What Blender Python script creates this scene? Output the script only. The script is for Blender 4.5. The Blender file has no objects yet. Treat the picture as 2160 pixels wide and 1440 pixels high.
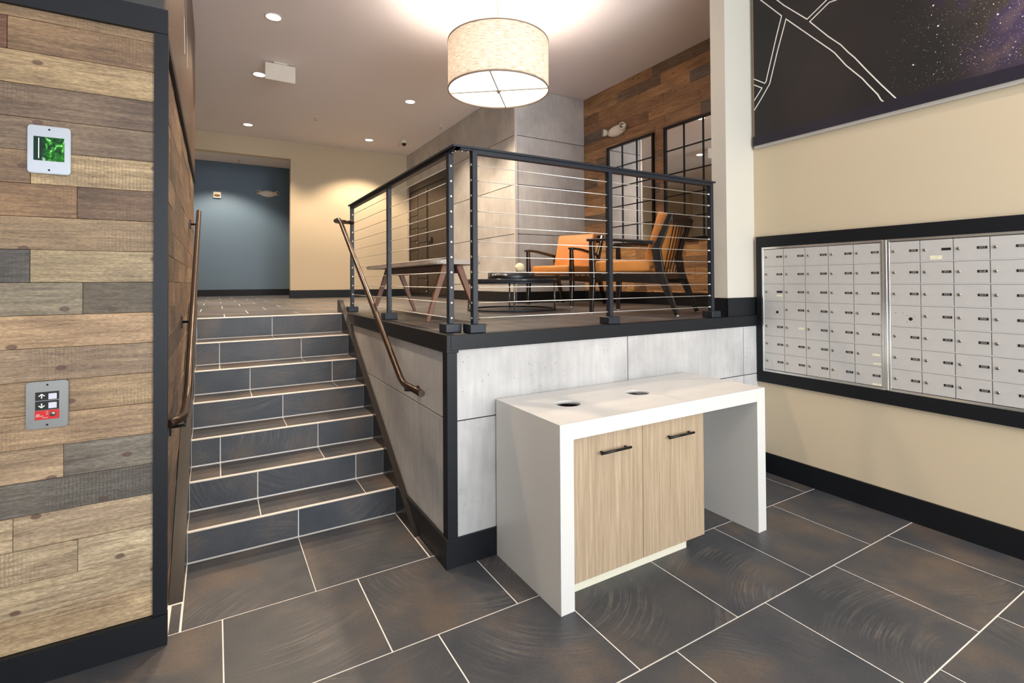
import bpy, bmesh, math, random
from mathutils import Vector, Matrix, noise
random.seed(7)
D = bpy.data
C = bpy.context.scene.collection
PI = math.pi

def srgb(r, g, b):
    return tuple(((c/255)/12.92 if c/255 <= .04045 else ((c/255+.055)/1.055)**2.4) for c in (r, g, b))

# ------------------------------------------------------------------ camera
W_, H_ = 2160, 1440
yaw, pit, rol, FPX, CYP, CXP, HC = .5374, .012853, -.006378, 1066.53, 579.01, 1089.78, 1.5475
fw = Vector((math.sin(yaw)*math.cos(pit), math.cos(yaw)*math.cos(pit), math.sin(pit)))
r0 = Vector((math.cos(yaw), -math.sin(yaw), 0))
u0 = r0.cross(fw)
rr = r0*math.cos(rol)+u0*math.sin(rol)
uu = -r0*math.sin(rol)+u0*math.cos(rol)
cam = D.cameras.new('camera'); camo = D.objects.new('camera', cam); C.objects.link(camo)
camo.matrix_world = Matrix(((rr.x, uu.x, -fw.x, 0), (rr.y, uu.y, -fw.y, 0), (rr.z, uu.z, -fw.z, HC), (0, 0, 0, 1)))
cam.sensor_fit = 'HORIZONTAL'; cam.sensor_width = 36
cam.lens = FPX/W_*36
cam.shift_x = -(CXP-1080)/W_
cam.shift_y = (CYP-720)/W_
cam.clip_start = .05; cam.clip_end = 200
bpy.context.scene.camera = camo

# ------------------------------------------------------------------ world, lights, exposure
sc = bpy.context.scene
sc.view_settings.view_transform = 'Standard'
sc.view_settings.look = 'None'
sc.view_settings.exposure = 0.42
sc.view_settings.gamma = 1
sc.view_settings.use_curve_mapping = False
w = D.worlds.new('world'); sc.world = w; w.use_nodes = True
w.node_tree.nodes['Background'].inputs[0].default_value = (.72, .83, 1, 1)
w.node_tree.nodes['Background'].inputs[1].default_value = 1.2

def light(kind, name, loc, energy, color, rot=(0, 0, 0), **k):
    l = D.lights.new(name, kind); l.energy = energy; l.color = color
    for a, v in k.items(): setattr(l, a, v)
    o = D.objects.new(name, l); o.location = loc; o.rotation_euler = rot; C.objects.link(o)
    return o
WARM = (1, .79, .58)
NEUT = (1, .94, .88)
COOL = (.86, .93, 1.0)
# daylight through the three shopfront windows behind the camera (panes at y = -3.3)
for x, e in ((-1.9, 26), (.3, 106), (2.5, 190)):
    light('AREA', 'window_daylight', (x, -3.55, 1.95), e, COOL, (PI/2+.34, 0, 0), shape='RECTANGLE', size=1.9, size_y=3.2)

# ------------------------------------------------------------------ materials
MATS = {}
def nodes_of(name):
    m = D.materials.new(name); m.use_nodes = True
    nt = m.node_tree
    return m, nt, nt.nodes['Principled BSDF']
def plain(name, col, rough=.5, metal=0, emit=None, es=0, **k):
    if name in MATS: return MATS[name]
    m, nt, p = nodes_of(name)
    N, L = nt.nodes, nt.links
    tc = N.new('ShaderNodeTexCoord'); nz = N.new('ShaderNodeTexNoise'); nz.inputs['Scale'].default_value = k.get('ns', 6)
    nz.inputs['Detail'].default_value = 4
    L.new(tc.outputs['Object'], nz.inputs['Vector'])
    mx = N.new('ShaderNodeMix'); mx.data_type = 'RGBA'
    v = k.get('var', .06)
    mx.inputs[6].default_value = (*[c*(1-v) for c in col], 1); mx.inputs[7].default_value = (*[min(1, c*(1+v)) for c in col], 1)
    L.new(nz.outputs['Fac'], mx.inputs[0]); L.new(mx.outputs[2], p.inputs['Base Color'])
    p.inputs['Roughness'].default_value = rough; p.inputs['Metallic'].default_value = metal
    if emit: p.inputs['Emission Color'].default_value = (*emit, 1); p.inputs['Emission Strength'].default_value = es
    if k.get('bump'):
        b = N.new('ShaderNodeBump'); b.inputs['Strength'].default_value = k['bump']; b.inputs['Distance'].default_value = .002
        n2 = N.new('ShaderNodeTexNoise'); n2.inputs['Scale'].default_value = k.get('bs', 120); L.new(tc.outputs['Object'], n2.inputs['Vector'])
        L.new(n2.outputs['Fac'], b.inputs['Height']); L.new(b.outputs['Normal'], p.inputs['Normal'])
    if 'spec' in k: p.inputs['Specular IOR Level'].default_value = k['spec']
    if 'coat' in k: p.inputs['Coat Weight'].default_value = k['coat']
    if 'trans' in k: p.inputs['Transmission Weight'].default_value = k['trans']
    MATS[name] = m
    return m

def offset_coords(N, L, scale):
    tc = N.new('ShaderNodeTexCoord'); oi = N.new('ShaderNodeObjectInfo')
    mu = N.new('ShaderNodeVectorMath'); mu.operation = 'SCALE'; mu.inputs[0].default_value = (37.1, 91.7, 53.3)
    L.new(oi.outputs['Random'], mu.inputs['Scale'])
    ad = N.new('ShaderNodeVectorMath'); ad.operation = 'ADD'
    L.new(tc.outputs['Object'], ad.inputs[0]); L.new(mu.outputs[0], ad.inputs[1])
    mp = N.new('ShaderNodeMapping'); mp.inputs['Scale'].default_value = scale
    L.new(ad.outputs[0], mp.inputs['Vector'])
    return mp.outputs[0], ad.outputs[0], oi, tc
def ramp(N, stops):
    r = N.new('ShaderNodeValToRGB'); e = r.color_ramp.elements
    while len(e) < len(stops): e.new(.5)
    for i, (p, c) in enumerate(stops): e[i].position = p; e[i].color = (*c, 1) if len(c) == 3 else c
    return r
def mixc(N, L, fac, a, b, mode='MIX'):
    m = N.new('ShaderNodeMix'); m.data_type = 'RGBA'; m.blend_type = mode
    for s, v in ((0, fac), (6, a), (7, b)):
        if hasattr(v, 'links') or isinstance(v, bpy.types.NodeSocket): L.new(v, m.inputs[s])
        elif s == 0: m.inputs[0].default_value = v
        else: m.inputs[s].default_value = (*v, 1)
    return m.outputs[2]
def math_n(N, L, op, a, b=None, c=None):
    m = N.new('ShaderNodeMath'); m.operation = op
    for i, v in enumerate((a, b, c)):
        if v is None: continue
        if isinstance(v, bpy.types.NodeSocket): L.new(v, m.inputs[i])
        else: m.inputs[i].default_value = v
    return m.outputs[0]

def wood_mat(name, rough=.55, saw=1.0, knots=1.0, tint=(1, 1, 1), contrast=1.0):
    """weathered plank: colour from obj.color, long grain along local X"""
    m, nt, p = nodes_of(name); N, L = nt.nodes, nt.links
    v, raw, oi, tc = offset_coords(N, L, (3.0, 44, 44))
    g1 = N.new('ShaderNodeTexNoise'); g1.inputs['Scale'].default_value = 1.6; g1.inputs['Detail'].default_value = 7; g1.inputs['Roughness'].default_value = .68; g1.inputs['Distortion'].default_value = .6
    L.new(v, g1.inputs['Vector'])
    mp2 = N.new('ShaderNodeMapping'); mp2.inputs['Scale'].default_value = (3, 9, 9); L.new(raw, mp2.inputs['Vector'])
    g2 = N.new('ShaderNodeTexNoise'); g2.inputs['Scale'].default_value = .9; g2.inputs['Detail'].default_value = 3; L.new(mp2.outputs[0], g2.inputs['Vector'])
    col = oi.outputs['Color']
    dark = mixc(N, L, 1.0, col, (.58, .53, .50), 'MULTIPLY')
    lite = mixc(N, L, 1.0, col, (1.16, 1.14, 1.12), 'MULTIPLY')
    r1 = ramp(N, [(.33, (0, 0, 0)), (.62, (1, 1, 1))]); L.new(g1.outputs['Fac'], r1.inputs[0])
    c = mixc(N, L, r1.outputs[0], dark, lite)
    c = mixc(N, L, .35*contrast, col, c) if contrast < 1 else c
    r2 = ramp(N, [(.35, (.72, .70, .70)), (.65, (1.1, 1.1, 1.08))]); L.new(g2.outputs['Fac'], r2.inputs[0])
    c = mixc(N, L, 1.0, c, r2.outputs[0], 'MULTIPLY')
    mp5 = N.new('ShaderNodeMapping'); mp5.inputs['Scale'].default_value = (60, 240, 240); L.new(raw, mp5.inputs['Vector'])
    g5 = N.new('ShaderNodeTexNoise'); g5.inputs['Scale'].default_value = 1.0; g5.inputs['Detail'].default_value = 3; L.new(mp5.outputs[0], g5.inputs['Vector'])
    r5 = ramp(N, [(.32, (.70, .69, .68)), (.66, (1.16, 1.16, 1.16))]); L.new(g5.outputs['Fac'], r5.inputs[0])
    c = mixc(N, L, 1.0, c, r5.outputs[0], 'MULTIPLY')
    # saw marks across the grain, in patches
    wv = N.new('ShaderNodeTexWave'); wv.bands_direction = 'X'; wv.inputs['Scale'].default_value = 26; wv.inputs['Distortion'].default_value = 3.5; wv.inputs['Detail'].default_value = 3; wv.inputs['Detail Scale'].default_value = 2
    L.new(raw, wv.inputs['Vector'])
    pn = N.new('ShaderNodeTexNoise'); pn.inputs['Scale'].default_value = 2.1; L.new(raw, pn.inputs['Vector'])
    rp = ramp(N, [(.52, (0, 0, 0)), (.66, (1, 1, 1))]); L.new(pn.outputs['Fac'], rp.inputs[0])
    rw = ramp(N, [(.15, (1, 1, 1)), (.6, (0, 0, 0))]); L.new(wv.outputs['Fac'], rw.inputs[0])
    sm = math_n(N, L, 'MULTIPLY', math_n(N, L, 'MULTIPLY', rp.outputs[0], rw.outputs[0]), .42*saw)
    c = mixc(N, L, sm, c, mixc(N, L, 1.0, col, (.30, .27, .25), 'MULTIPLY'))
    # knots
    sx = N.new('ShaderNodeSeparateXYZ'); L.new(raw, sx.inputs[0]); cb = N.new('ShaderNodeCombineXYZ')
    L.new(math_n(N, L, 'MULTIPLY', sx.outputs[0], 3.0), cb.inputs[0]); L.new(math_n(N, L, 'MULTIPLY', sx.outputs[2], 5.0), cb.inputs[1])
    vo = N.new('ShaderNodeTexVoronoi'); vo.voronoi_dimensions = '2D'; vo.inputs['Scale'].default_value = 1.0; L.new(cb.outputs[0], vo.inputs['Vector'])
    rk = ramp(N, [(.0, (.8, .8, .8)), (.03, (1, 1, 1)), (.045, (.85, .85, .85)), (.058, (0, 0, 0))]); L.new(vo.outputs['Distance'], rk.inputs[0])
    c = mixc(N, L, math_n(N, L, 'MULTIPLY', rk.outputs[0], .8*knots), c, (.075, .032, .022))
    if tint != (1, 1, 1): c = mixc(N, L, 1.0, c, tint, 'MULTIPLY')
    L.new(c, p.inputs['Base Color']); p.inputs['Roughness'].default_value = rough
    b = N.new('ShaderNodeBump'); b.inputs['Strength'].default_value = .35; b.inputs['Distance'].default_value = .003
    L.new(g1.outputs['Fac'], b.inputs['Height']); L.new(b.outputs['Normal'], p.inputs['Normal'])
    return m

def tile_mat():
    m, nt, p = nodes_of('slate_tile'); N, L = nt.nodes, nt.links
    v, raw, oi, tc = offset_coords(N, L, (1, 1, 1))
    n1 = N.new('ShaderNodeTexNoise'); n1.inputs['Scale'].default_value = 2.6; n1.inputs['Detail'].default_value = 3; L.new(raw, n1.inputs['Vector'])
    n2 = N.new('ShaderNodeTexNoise'); n2.inputs['Scale'].default_value = 90; n2.inputs['Detail'].default_value = 3; L.new(raw, n2.inputs['Vector'])
    r1 = ramp(N, [(.30, srgb(56, 59, 63)), (.5, srgb(70, 70, 72)), (.70, srgb(96, 84, 74))]); L.new(n1.outputs['Fac'], r1.inputs[0])
    # swirl arcs: rings about a centre near one corner of each tile
    ra = N.new('ShaderNodeMapping')
    L.new(tc.outputs['Object'], ra.inputs['Vector'])
    an = math_n(N, L, 'MULTIPLY', oi.outputs['Random'], 6.283*7)
    cx = math_n(N, L, 'MULTIPLY', math_n(N, L, 'COSINE', an), .46)
    cy = math_n(N, L, 'MULTIPLY', math_n(N, L, 'SINE', an), .46)
    cb = N.new('ShaderNodeCombineXYZ'); L.new(cx, cb.inputs[0]); L.new(cy, cb.inputs[1]); L.new(math_n(N, L, 'MULTIPLY', cy, .6), cb.inputs[2])
    L.new(cb.outputs[0], ra.inputs['Location'])
    sp = N.new('ShaderNodeSeparateXYZ'); L.new(ra.outputs[0], sp.inputs[0])
    yz = math_n(N, L, 'ADD', sp.outputs[1], sp.outputs[2])
    rad = math_n(N, L, 'SQRT', math_n(N, L, 'ADD', math_n(N, L, 'MULTIPLY', sp.outputs[0], sp.outputs[0]), math_n(N, L, 'MULTIPLY', yz, yz)))
    ang = math_n(N, L, 'ARCTAN2', yz, sp.outputs[0])
    pc = N.new('ShaderNodeCombineXYZ'); L.new(math_n(N, L, 'MULTIPLY', rad, 105), pc.inputs[0]); L.new(math_n(N, L, 'MULTIPLY', ang, 2.6), pc.inputs[1]); L.new(math_n(N, L, 'MULTIPLY', oi.outputs['Random'], 40), pc.inputs[2])
    wv = N.new('ShaderNodeTexNoise'); wv.inputs['Scale'].default_value = 1.0; wv.inputs['Detail'].default_value = 3; wv.inputs['Roughness'].default_value = .55; wv.inputs['Distortion'].default_value = .25
    L.new(pc.outputs[0], wv.inputs['Vector'])
    n3 = N.new('ShaderNodeTexNoise'); n3.inputs['Scale'].default_value = 3.2; n3.inputs['Detail'].default_value = 1; L.new(raw, n3.inputs['Vector'])
    r3 = ramp(N, [(.44, (0, 0, 0)), (.72, (1, 1, 1))]); L.new(n3.outputs['Fac'], r3.inputs[0])
    rw = ramp(N, [(.46, (0, 0, 0)), (.70, (1, 1, 1))]); L.new(wv.outputs['Fac'], rw.inputs[0])
    n4 = N.new('ShaderNodeTexNoise'); n4.inputs['Scale'].default_value = 14; n4.inputs['Detail'].default_value = 3; L.new(raw, n4.inputs['Vector'])
    f = math_n(N, L, 'MULTIPLY', math_n(N, L, 'MULTIPLY', math_n(N, L, 'MULTIPLY', rw.outputs[0], r3.outputs[0]), n4.outputs['Fac']), .95)
    c = mixc(N, L, f, r1.outputs[0], srgb(128, 118, 108))
    r2 = ramp(N, [(.3, (.88, .88, .88)), (.7, (1.1, 1.1, 1.1))]); L.new(n2.outputs['Fac'], r2.inputs[0])
    c = mixc(N, L, 1.0, c, r2.outputs[0], 'MULTIPLY')
    L.new(c, p.inputs['Base Color'])
    p.inputs['Roughness'].default_value = .42
    p.inputs['Specular IOR Level'].default_value = .45
    b = N.new('ShaderNodeBump'); b.inputs['Strength'].default_value = .22; b.inputs['Distance'].default_value = .0015
    L.new(math_n(N, L, 'ADD', f, math_n(N, L, 'MULTIPLY', n2.outputs['Fac'], .3)), b.inputs['Height']); L.new(b.outputs['Normal'], p.inputs['Normal'])
    return m

def concrete_mat():
    m, nt, p = nodes_of('cast_concrete'); N, L = nt.nodes, nt.links
    v, raw, oi, tc = offset_coords(N, L, (9, 9, 1.1))
    n1 = N.new('ShaderNodeTexNoise'); n1.inputs['Scale'].default_value = 2; n1.inputs['Detail'].default_value = 6; n1.inputs['Roughness'].default_value = .6; L.new(raw, n1.inputs['Vector'])
    n2 = N.new('ShaderNodeTexNoise'); n2.inputs['Scale'].default_value = 4; n2.inputs['Detail'].default_value = 5; L.new(v, n2.inputs['Vector'])
    r1 = ramp(N, [(.3, srgb(168, 165, 162)), (.7, srgb(204, 200, 195))]); L.new(n1.outputs['Fac'], r1.inputs[0])
    r2 = ramp(N, [(.3, (.90, .90, .905)), (.7, (1.04, 1.04, 1.03))]); L.new(n2.outputs['Fac'], r2.inputs[0])
    c = mixc(N, L, 1.0, r1.outputs[0], r2.outputs[0], 'MULTIPLY')
    vo = N.new('ShaderNodeTexVoronoi'); vo.inputs['Scale'].default_value = 26; L.new(raw, vo.inputs['Vector'])
    rk = ramp(N, [(.0, (1, 1, 1)), (.07, (.7, .7, .7)), (.11, (0, 0, 0))]); L.new(vo.outputs['Distance'], rk.inputs[0])
    n3 = N.new('ShaderNodeTexNoise'); n3.inputs['Scale'].default_value = 7; L.new(raw, n3.inputs['Vector'])
    r3 = ramp(N, [(.42, (0, 0, 0)), (.52, (1, 1, 1))]); L.new(n3.outputs['Fac'], r3.inputs[0])
    pit_ = math_n(N, L, 'MULTIPLY', rk.outputs[0], r3.outputs[0])
    c = mixc(N, L, math_n(N, L, 'MULTIPLY', pit_, .8), c, srgb(95, 92, 90))
    L.new(c, p.inputs['Base Color']); p.inputs['Roughness'].default_value = .72
    b = N.new('ShaderNodeBump'); b.inputs['Strength'].default_value = .4; b.inputs['Distance'].default_value = .003
    L.new(math_n(N, L, 'SUBTRACT', math_n(N, L, 'MULTIPLY', n2.outputs['Fac'], .4), pit_), b.inputs['Height']); L.new(b.outputs['Normal'], p.inputs['Normal'])
    return m

def veneer_mat(name, a, b_):
    m, nt, p = nodes_of(name); N, L = nt.nodes, nt.links
    v, raw, oi, tc = offset_coords(N, L, (60, 60, 1.6))
    n1 = N.new('ShaderNodeTexNoise'); n1.inputs['Scale'].default_value = 1.5; n1.inputs['Detail'].default_value = 6; n1.inputs['Roughness'].default_value = .7; n1.inputs['Distortion'].default_value = .5; L.new(v, n1.inputs['Vector'])
    r1 = ramp(N, [(.3, a), (.68, b_)]); L.new(n1.outputs['Fac'], r1.inputs[0])
    L.new(r1.outputs[0], p.inputs['Base Color']); p.inputs['Roughness'].default_value = .5
    return m

def fabric_shade():
    m, nt, p = nodes_of('linen_shade'); N, L = nt.nodes, nt.links
    tc = N.new('ShaderNodeTexCoord')
    sp = N.new('ShaderNodeSeparateXYZ'); L.new(tc.outputs['Object'], sp.inputs[0])
    an = math_n(N, L, 'ARCTAN2', sp.outputs[1], sp.outputs[0])
    cb = N.new('ShaderNodeCombineXYZ'); L.new(math_n(N, L, 'MULTIPLY', an, 7), cb.inputs[0]); L.new(math_n(N, L, 'MULTIPLY', sp.outputs[2], 240), cb.inputs[1])
    n1 = N.new('ShaderNodeTexNoise'); n1.inputs['Scale'].default_value = 1; n1.inputs['Detail'].default_value = 3; L.new(cb.outputs[0], n1.inputs['Vector'])
    r1 = ramp(N, [(.3, srgb(150, 132, 112)), (.62, srgb(226, 212, 194))]); L.new(n1.outputs['Fac'], r1.inputs[0])
    df = N.new('ShaderNodeBsdfDiffuse'); tr = N.new('ShaderNodeBsdfTranslucent'); ms = N.new('ShaderNodeMixShader'); ms.inputs[0].default_value = .075
    L.new(r1.outputs[0], df.inputs[0]); L.new(r1.outputs[0], tr.inputs[0])
    L.new(df.outputs[0], ms.inputs[1]); L.new(tr.outputs[0], ms.inputs[2])
    L.new(ms.outputs[0], N['Material Output'].inputs[0])
    return m

def mural_mat(name, rough):
    m, nt, p = nodes_of(name); N, L = nt.nodes, nt.links
    tc = N.new('ShaderNodeTexCoord')
    sp = N.new('ShaderNodeSeparateXYZ'); L.new(tc.outputs['Object'], sp.inputs[0])
    n1 = N.new('ShaderNodeTexNoise'); n1.inputs['Scale'].default_value = 1.7; n1.inputs['Detail'].default_value = 6; L.new(tc.outputs['Object'], n1.inputs['Vector'])
    base = ramp(N, [(.3, srgb(17, 15, 15)), (.7, srgb(36, 26, 22))]); L.new(n1.outputs['Fac'], base.inputs[0])
    # the milky band lies to the right and up: mask from -y + z in object space
    a = math_n(N, L, 'ADD', math_n(N, L, 'MULTIPLY', sp.outputs[1], -1.0), math_n(N, L, 'MULTIPLY', sp.outputs[2], .35))
    mr = N.new('ShaderNodeMapRange'); mr.inputs[1].default_value = -.50; mr.inputs[2].default_value = .15; L.new(a, mr.inputs[0])
    n2 = N.new('ShaderNodeTexNoise'); n2.inputs['Scale'].default_value = 3.1; n2.inputs['Detail'].default_value = 8; n2.inputs['Roughness'].default_value = .65; L.new(tc.outputs['Object'], n2.inputs['Vector'])
    neb = ramp(N, [(.30, srgb(26, 21, 22)), (.46, srgb(84, 70, 56)), (.58, srgb(84, 62, 104)), (.74, srgb(150, 120, 112))]); L.new(n2.outputs['Fac'], neb.inputs[0])
    c = mixc(N, L, math_n(N, L, 'MULTIPLY', mr.outputs[0], .9), base.outputs[0], neb.outputs[0])
    n3 = N.new('ShaderNodeTexVoronoi'); n3.inputs['Scale'].default_value = 85; L.new(tc.outputs['Object'], n3.inputs['Vector'])
    st = ramp(N, [(0, (1, 1, 1)), (.07, (0, 0, 0))]); L.new(n3.outputs['Distance'], st.inputs[0])
    c = mixc(N, L, math_n(N, L, 'MULTIPLY', math_n(N, L, 'MULTIPLY', st.outputs[0], mr.outputs[0]), .7), c, srgb(225, 215, 200))
    L.new(c, p.inputs['Base Color']); p.inputs['Roughness'].default_value = rough
    return m

def gloss_board():
    m, nt, p = nodes_of('lacquered_black_board'); N, L = nt.nodes, nt.links
    tc = N.new('ShaderNodeTexCoord')
    mp = N.new('ShaderNodeMapping'); mp.inputs['Scale'].default_value = (6, 6, .45); L.new(tc.outputs['Object'], mp.inputs['Vector'])
    n = N.new('ShaderNodeTexNoise'); n.inputs['Scale'].default_value = 1.4; n.inputs['Detail'].default_value = 2; L.new(mp.outputs[0], n.inputs['Vector'])
    p.inputs['Base Color'].default_value = (*srgb(112, 94, 80), 1); p.inputs['Metallic'].default_value = .75
    p.inputs['Roughness'].default_value = .41; p.inputs['Specular IOR Level'].default_value = .8
    b = N.new('ShaderNodeBump'); b.inputs['Strength'].default_value = .6; b.inputs['Distance'].default_value = .02
    L.new(n.outputs['Fac'], b.inputs['Height']); L.new(b.outputs['Normal'], p.inputs['Normal'])
    return m

def green_reflection_mat():  # indicator glass with a reflection of outdoor greenery painted into its colour
    m, nt, p = nodes_of('painted_reflection'); N, L = nt.nodes, nt.links
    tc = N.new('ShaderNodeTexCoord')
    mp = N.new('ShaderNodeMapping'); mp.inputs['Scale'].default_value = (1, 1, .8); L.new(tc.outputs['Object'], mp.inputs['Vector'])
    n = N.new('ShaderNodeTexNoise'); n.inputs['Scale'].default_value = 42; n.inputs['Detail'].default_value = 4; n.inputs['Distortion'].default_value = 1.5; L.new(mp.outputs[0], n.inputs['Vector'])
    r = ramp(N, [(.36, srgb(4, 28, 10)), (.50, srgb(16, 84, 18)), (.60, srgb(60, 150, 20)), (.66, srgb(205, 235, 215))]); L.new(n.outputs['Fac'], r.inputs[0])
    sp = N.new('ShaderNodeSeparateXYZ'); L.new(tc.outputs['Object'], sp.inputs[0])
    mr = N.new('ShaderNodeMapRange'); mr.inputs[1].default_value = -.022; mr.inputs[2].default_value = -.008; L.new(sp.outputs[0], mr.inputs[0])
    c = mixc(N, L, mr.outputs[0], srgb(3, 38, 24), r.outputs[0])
    L.new(c, p.inputs['Base Color']); L.new(c, p.inputs['Emission Color']); p.inputs['Emission Strength'].default_value = .3  # the painted reflection also glows faintly
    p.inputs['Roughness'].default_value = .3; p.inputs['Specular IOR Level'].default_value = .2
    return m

M = dict(
    tile=tile_mat(), concrete=concrete_mat(),
    grout=plain('grout', srgb(240, 232, 222), .8, ns=60, var=.12),
    wood=wood_mat('reclaimed_plank'),
    woodR=wood_mat('reclaimed_plank_dark', saw=.8),
    beige=plain('beige_paint', srgb(204, 186, 156), .6, ns=1.2, var=.02),
    beigeside=plain('cream_paint', srgb(203, 196, 181), .6, ns=1.2, var=.02),
    ceil=plain('ceiling_paint', srgb(234, 227, 226), .8, ns=1, var=.02),
    blue=plain('blue_paint', srgb(90, 112, 132), .38, ns=1, var=.03),
    black=plain('black_trim_paint', srgb(17, 19, 23), .45, ns=12, var=.15, spec=.32),
    blackmatte=plain('black_backing', srgb(16, 15, 15), .8),
    dust=plain('dusty_black_board', srgb(52, 50, 47), .45, ns=70, var=.3),
    gloss=gloss_board(),
    stringer=plain('dark_stained_wood', srgb(24, 17, 13), .34, ns=30, var=.6, coat=.15),
    steelblack=plain('black_powder_coat', srgb(28, 32, 39), .40, ns=20, var=.08, spec=.4),
    bronze=plain('bronze_rail', srgb(62, 46, 35), .3, .6, ns=20, var=.1),
    cable=plain('steel_cable', srgb(236, 230, 220), .42, .75),
    nut=plain('steel_nut', srgb(235, 235, 232), .22, 1.0),
    nosing=plain('tile_nosing', srgb(240, 222, 202), .35, .1, ns=30),
    quartz=plain('white_quartz', srgb(214, 210, 203), .32, ns=60, var=.035),
    oak=veneer_mat('oak_veneer', srgb(146, 124, 98), srgb(188, 165, 136)),
    toekick=plain('cream_toe_kick', srgb(232, 224, 200), .5),
    dark=plain('dark_void', srgb(10, 9, 9), .9),
    handle=plain('black_handle', srgb(28, 27, 27), .3, .5),
    alu=plain('anodised_aluminium', srgb(206, 202, 196), .45, .25, ns=30, var=.04),
    alubright=plain('bright_aluminium', srgb(226, 226, 222), .22, .9),
    lockmetal=plain('lock_metal', srgb(168, 160, 148), .28, .9),
    plateblack=plain('black_plate', srgb(15, 15, 16), .6),
    digit=plain('plate_digit', srgb(196, 190, 178), .5),
    mural=mural_mat('night_sky_mural', .55),
    muralflat=plain('mural_base_band', srgb(24, 18, 34), .5, ns=3, var=.4),
    white=plain('white_line_paint', srgb(236, 226, 214), .6),
    greyedge=plain('grey_edge', srgb(176, 170, 160), .6),
    shade=fabric_shade(),
    shaderim=plain('shade_rim_tape', srgb(150, 132, 112), .8),
    diffuser=plain('lamp_diffuser', (1, 1, 1), .6, emit=(1, .95, .87), es=1.5),
    lens=plain('downlight_lens', (1, 1, 1), .5, emit=(1, .87, .68), es=9),
    ring=plain('white_ring', srgb(232, 226, 216), .5),
    bar=plain('lamp_bar', srgb(150, 140, 130), .4, .4),
    plastic=plain('white_plastic', srgb(226, 218, 204), .45),
    plasticdark=plain('smoked_dome', srgb(22, 20, 22), .15),
    amber=plain('amber_lens', srgb(120, 84, 40), .3),
    leather=plain('orange_leather', srgb(198, 126, 58), .48, ns=14, var=.14, bump=.3, bs=220),
    ebony=plain('black_stained_wood', srgb(26, 20, 18), .26, ns=30, var=.3, coat=.3),
    walnut=plain('walnut_wood', srgb(122, 76, 50), .4, ns=24, var=.25),
    walnutdark=plain('walnut_apron', srgb(70, 38, 24), .4, ns=24, var=.25),
    benchtop=plain('bench_top', srgb(176, 160, 146), .3, ns=20, var=.2),
    marble=plain('black_marble', srgb(40, 42, 46), .12, ns=18, var=.7),
    tray=plain('black_tray', srgb(36, 36, 38), .35),
    chrome=plain('chrome', srgb(235, 230, 225), .08, 1.0),
    ball=plain('cream_ceramic', srgb(224, 206, 170), .5, ns=26, var=.18),
    locker=plain('bronze_locker', srgb(52, 40, 32), .36, .2, ns=20, var=.06),
    steel=plain('brushed_steel', srgb(140, 139, 135), .34, .8, ns=40, var=.08),
    steelw=plain('polished_steel', srgb(178, 180, 183), .3, .5),
    red=plain('red_label', srgb(196, 22, 22), .4),
    button=plain('grey_button', srgb(206, 204, 214), .4),
    greenrefl=green_reflection_mat(),
    mirror=plain('mirror_glass', (.88, .88, .88), .015, 1.0, var=0),
    sticker=plain('paper_sticker', srgb(238, 226, 196), .6, ns=60, var=.2),
    glass=plain('window_glass', (1, 1, 1), .0, trans=1.0),
)

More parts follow.
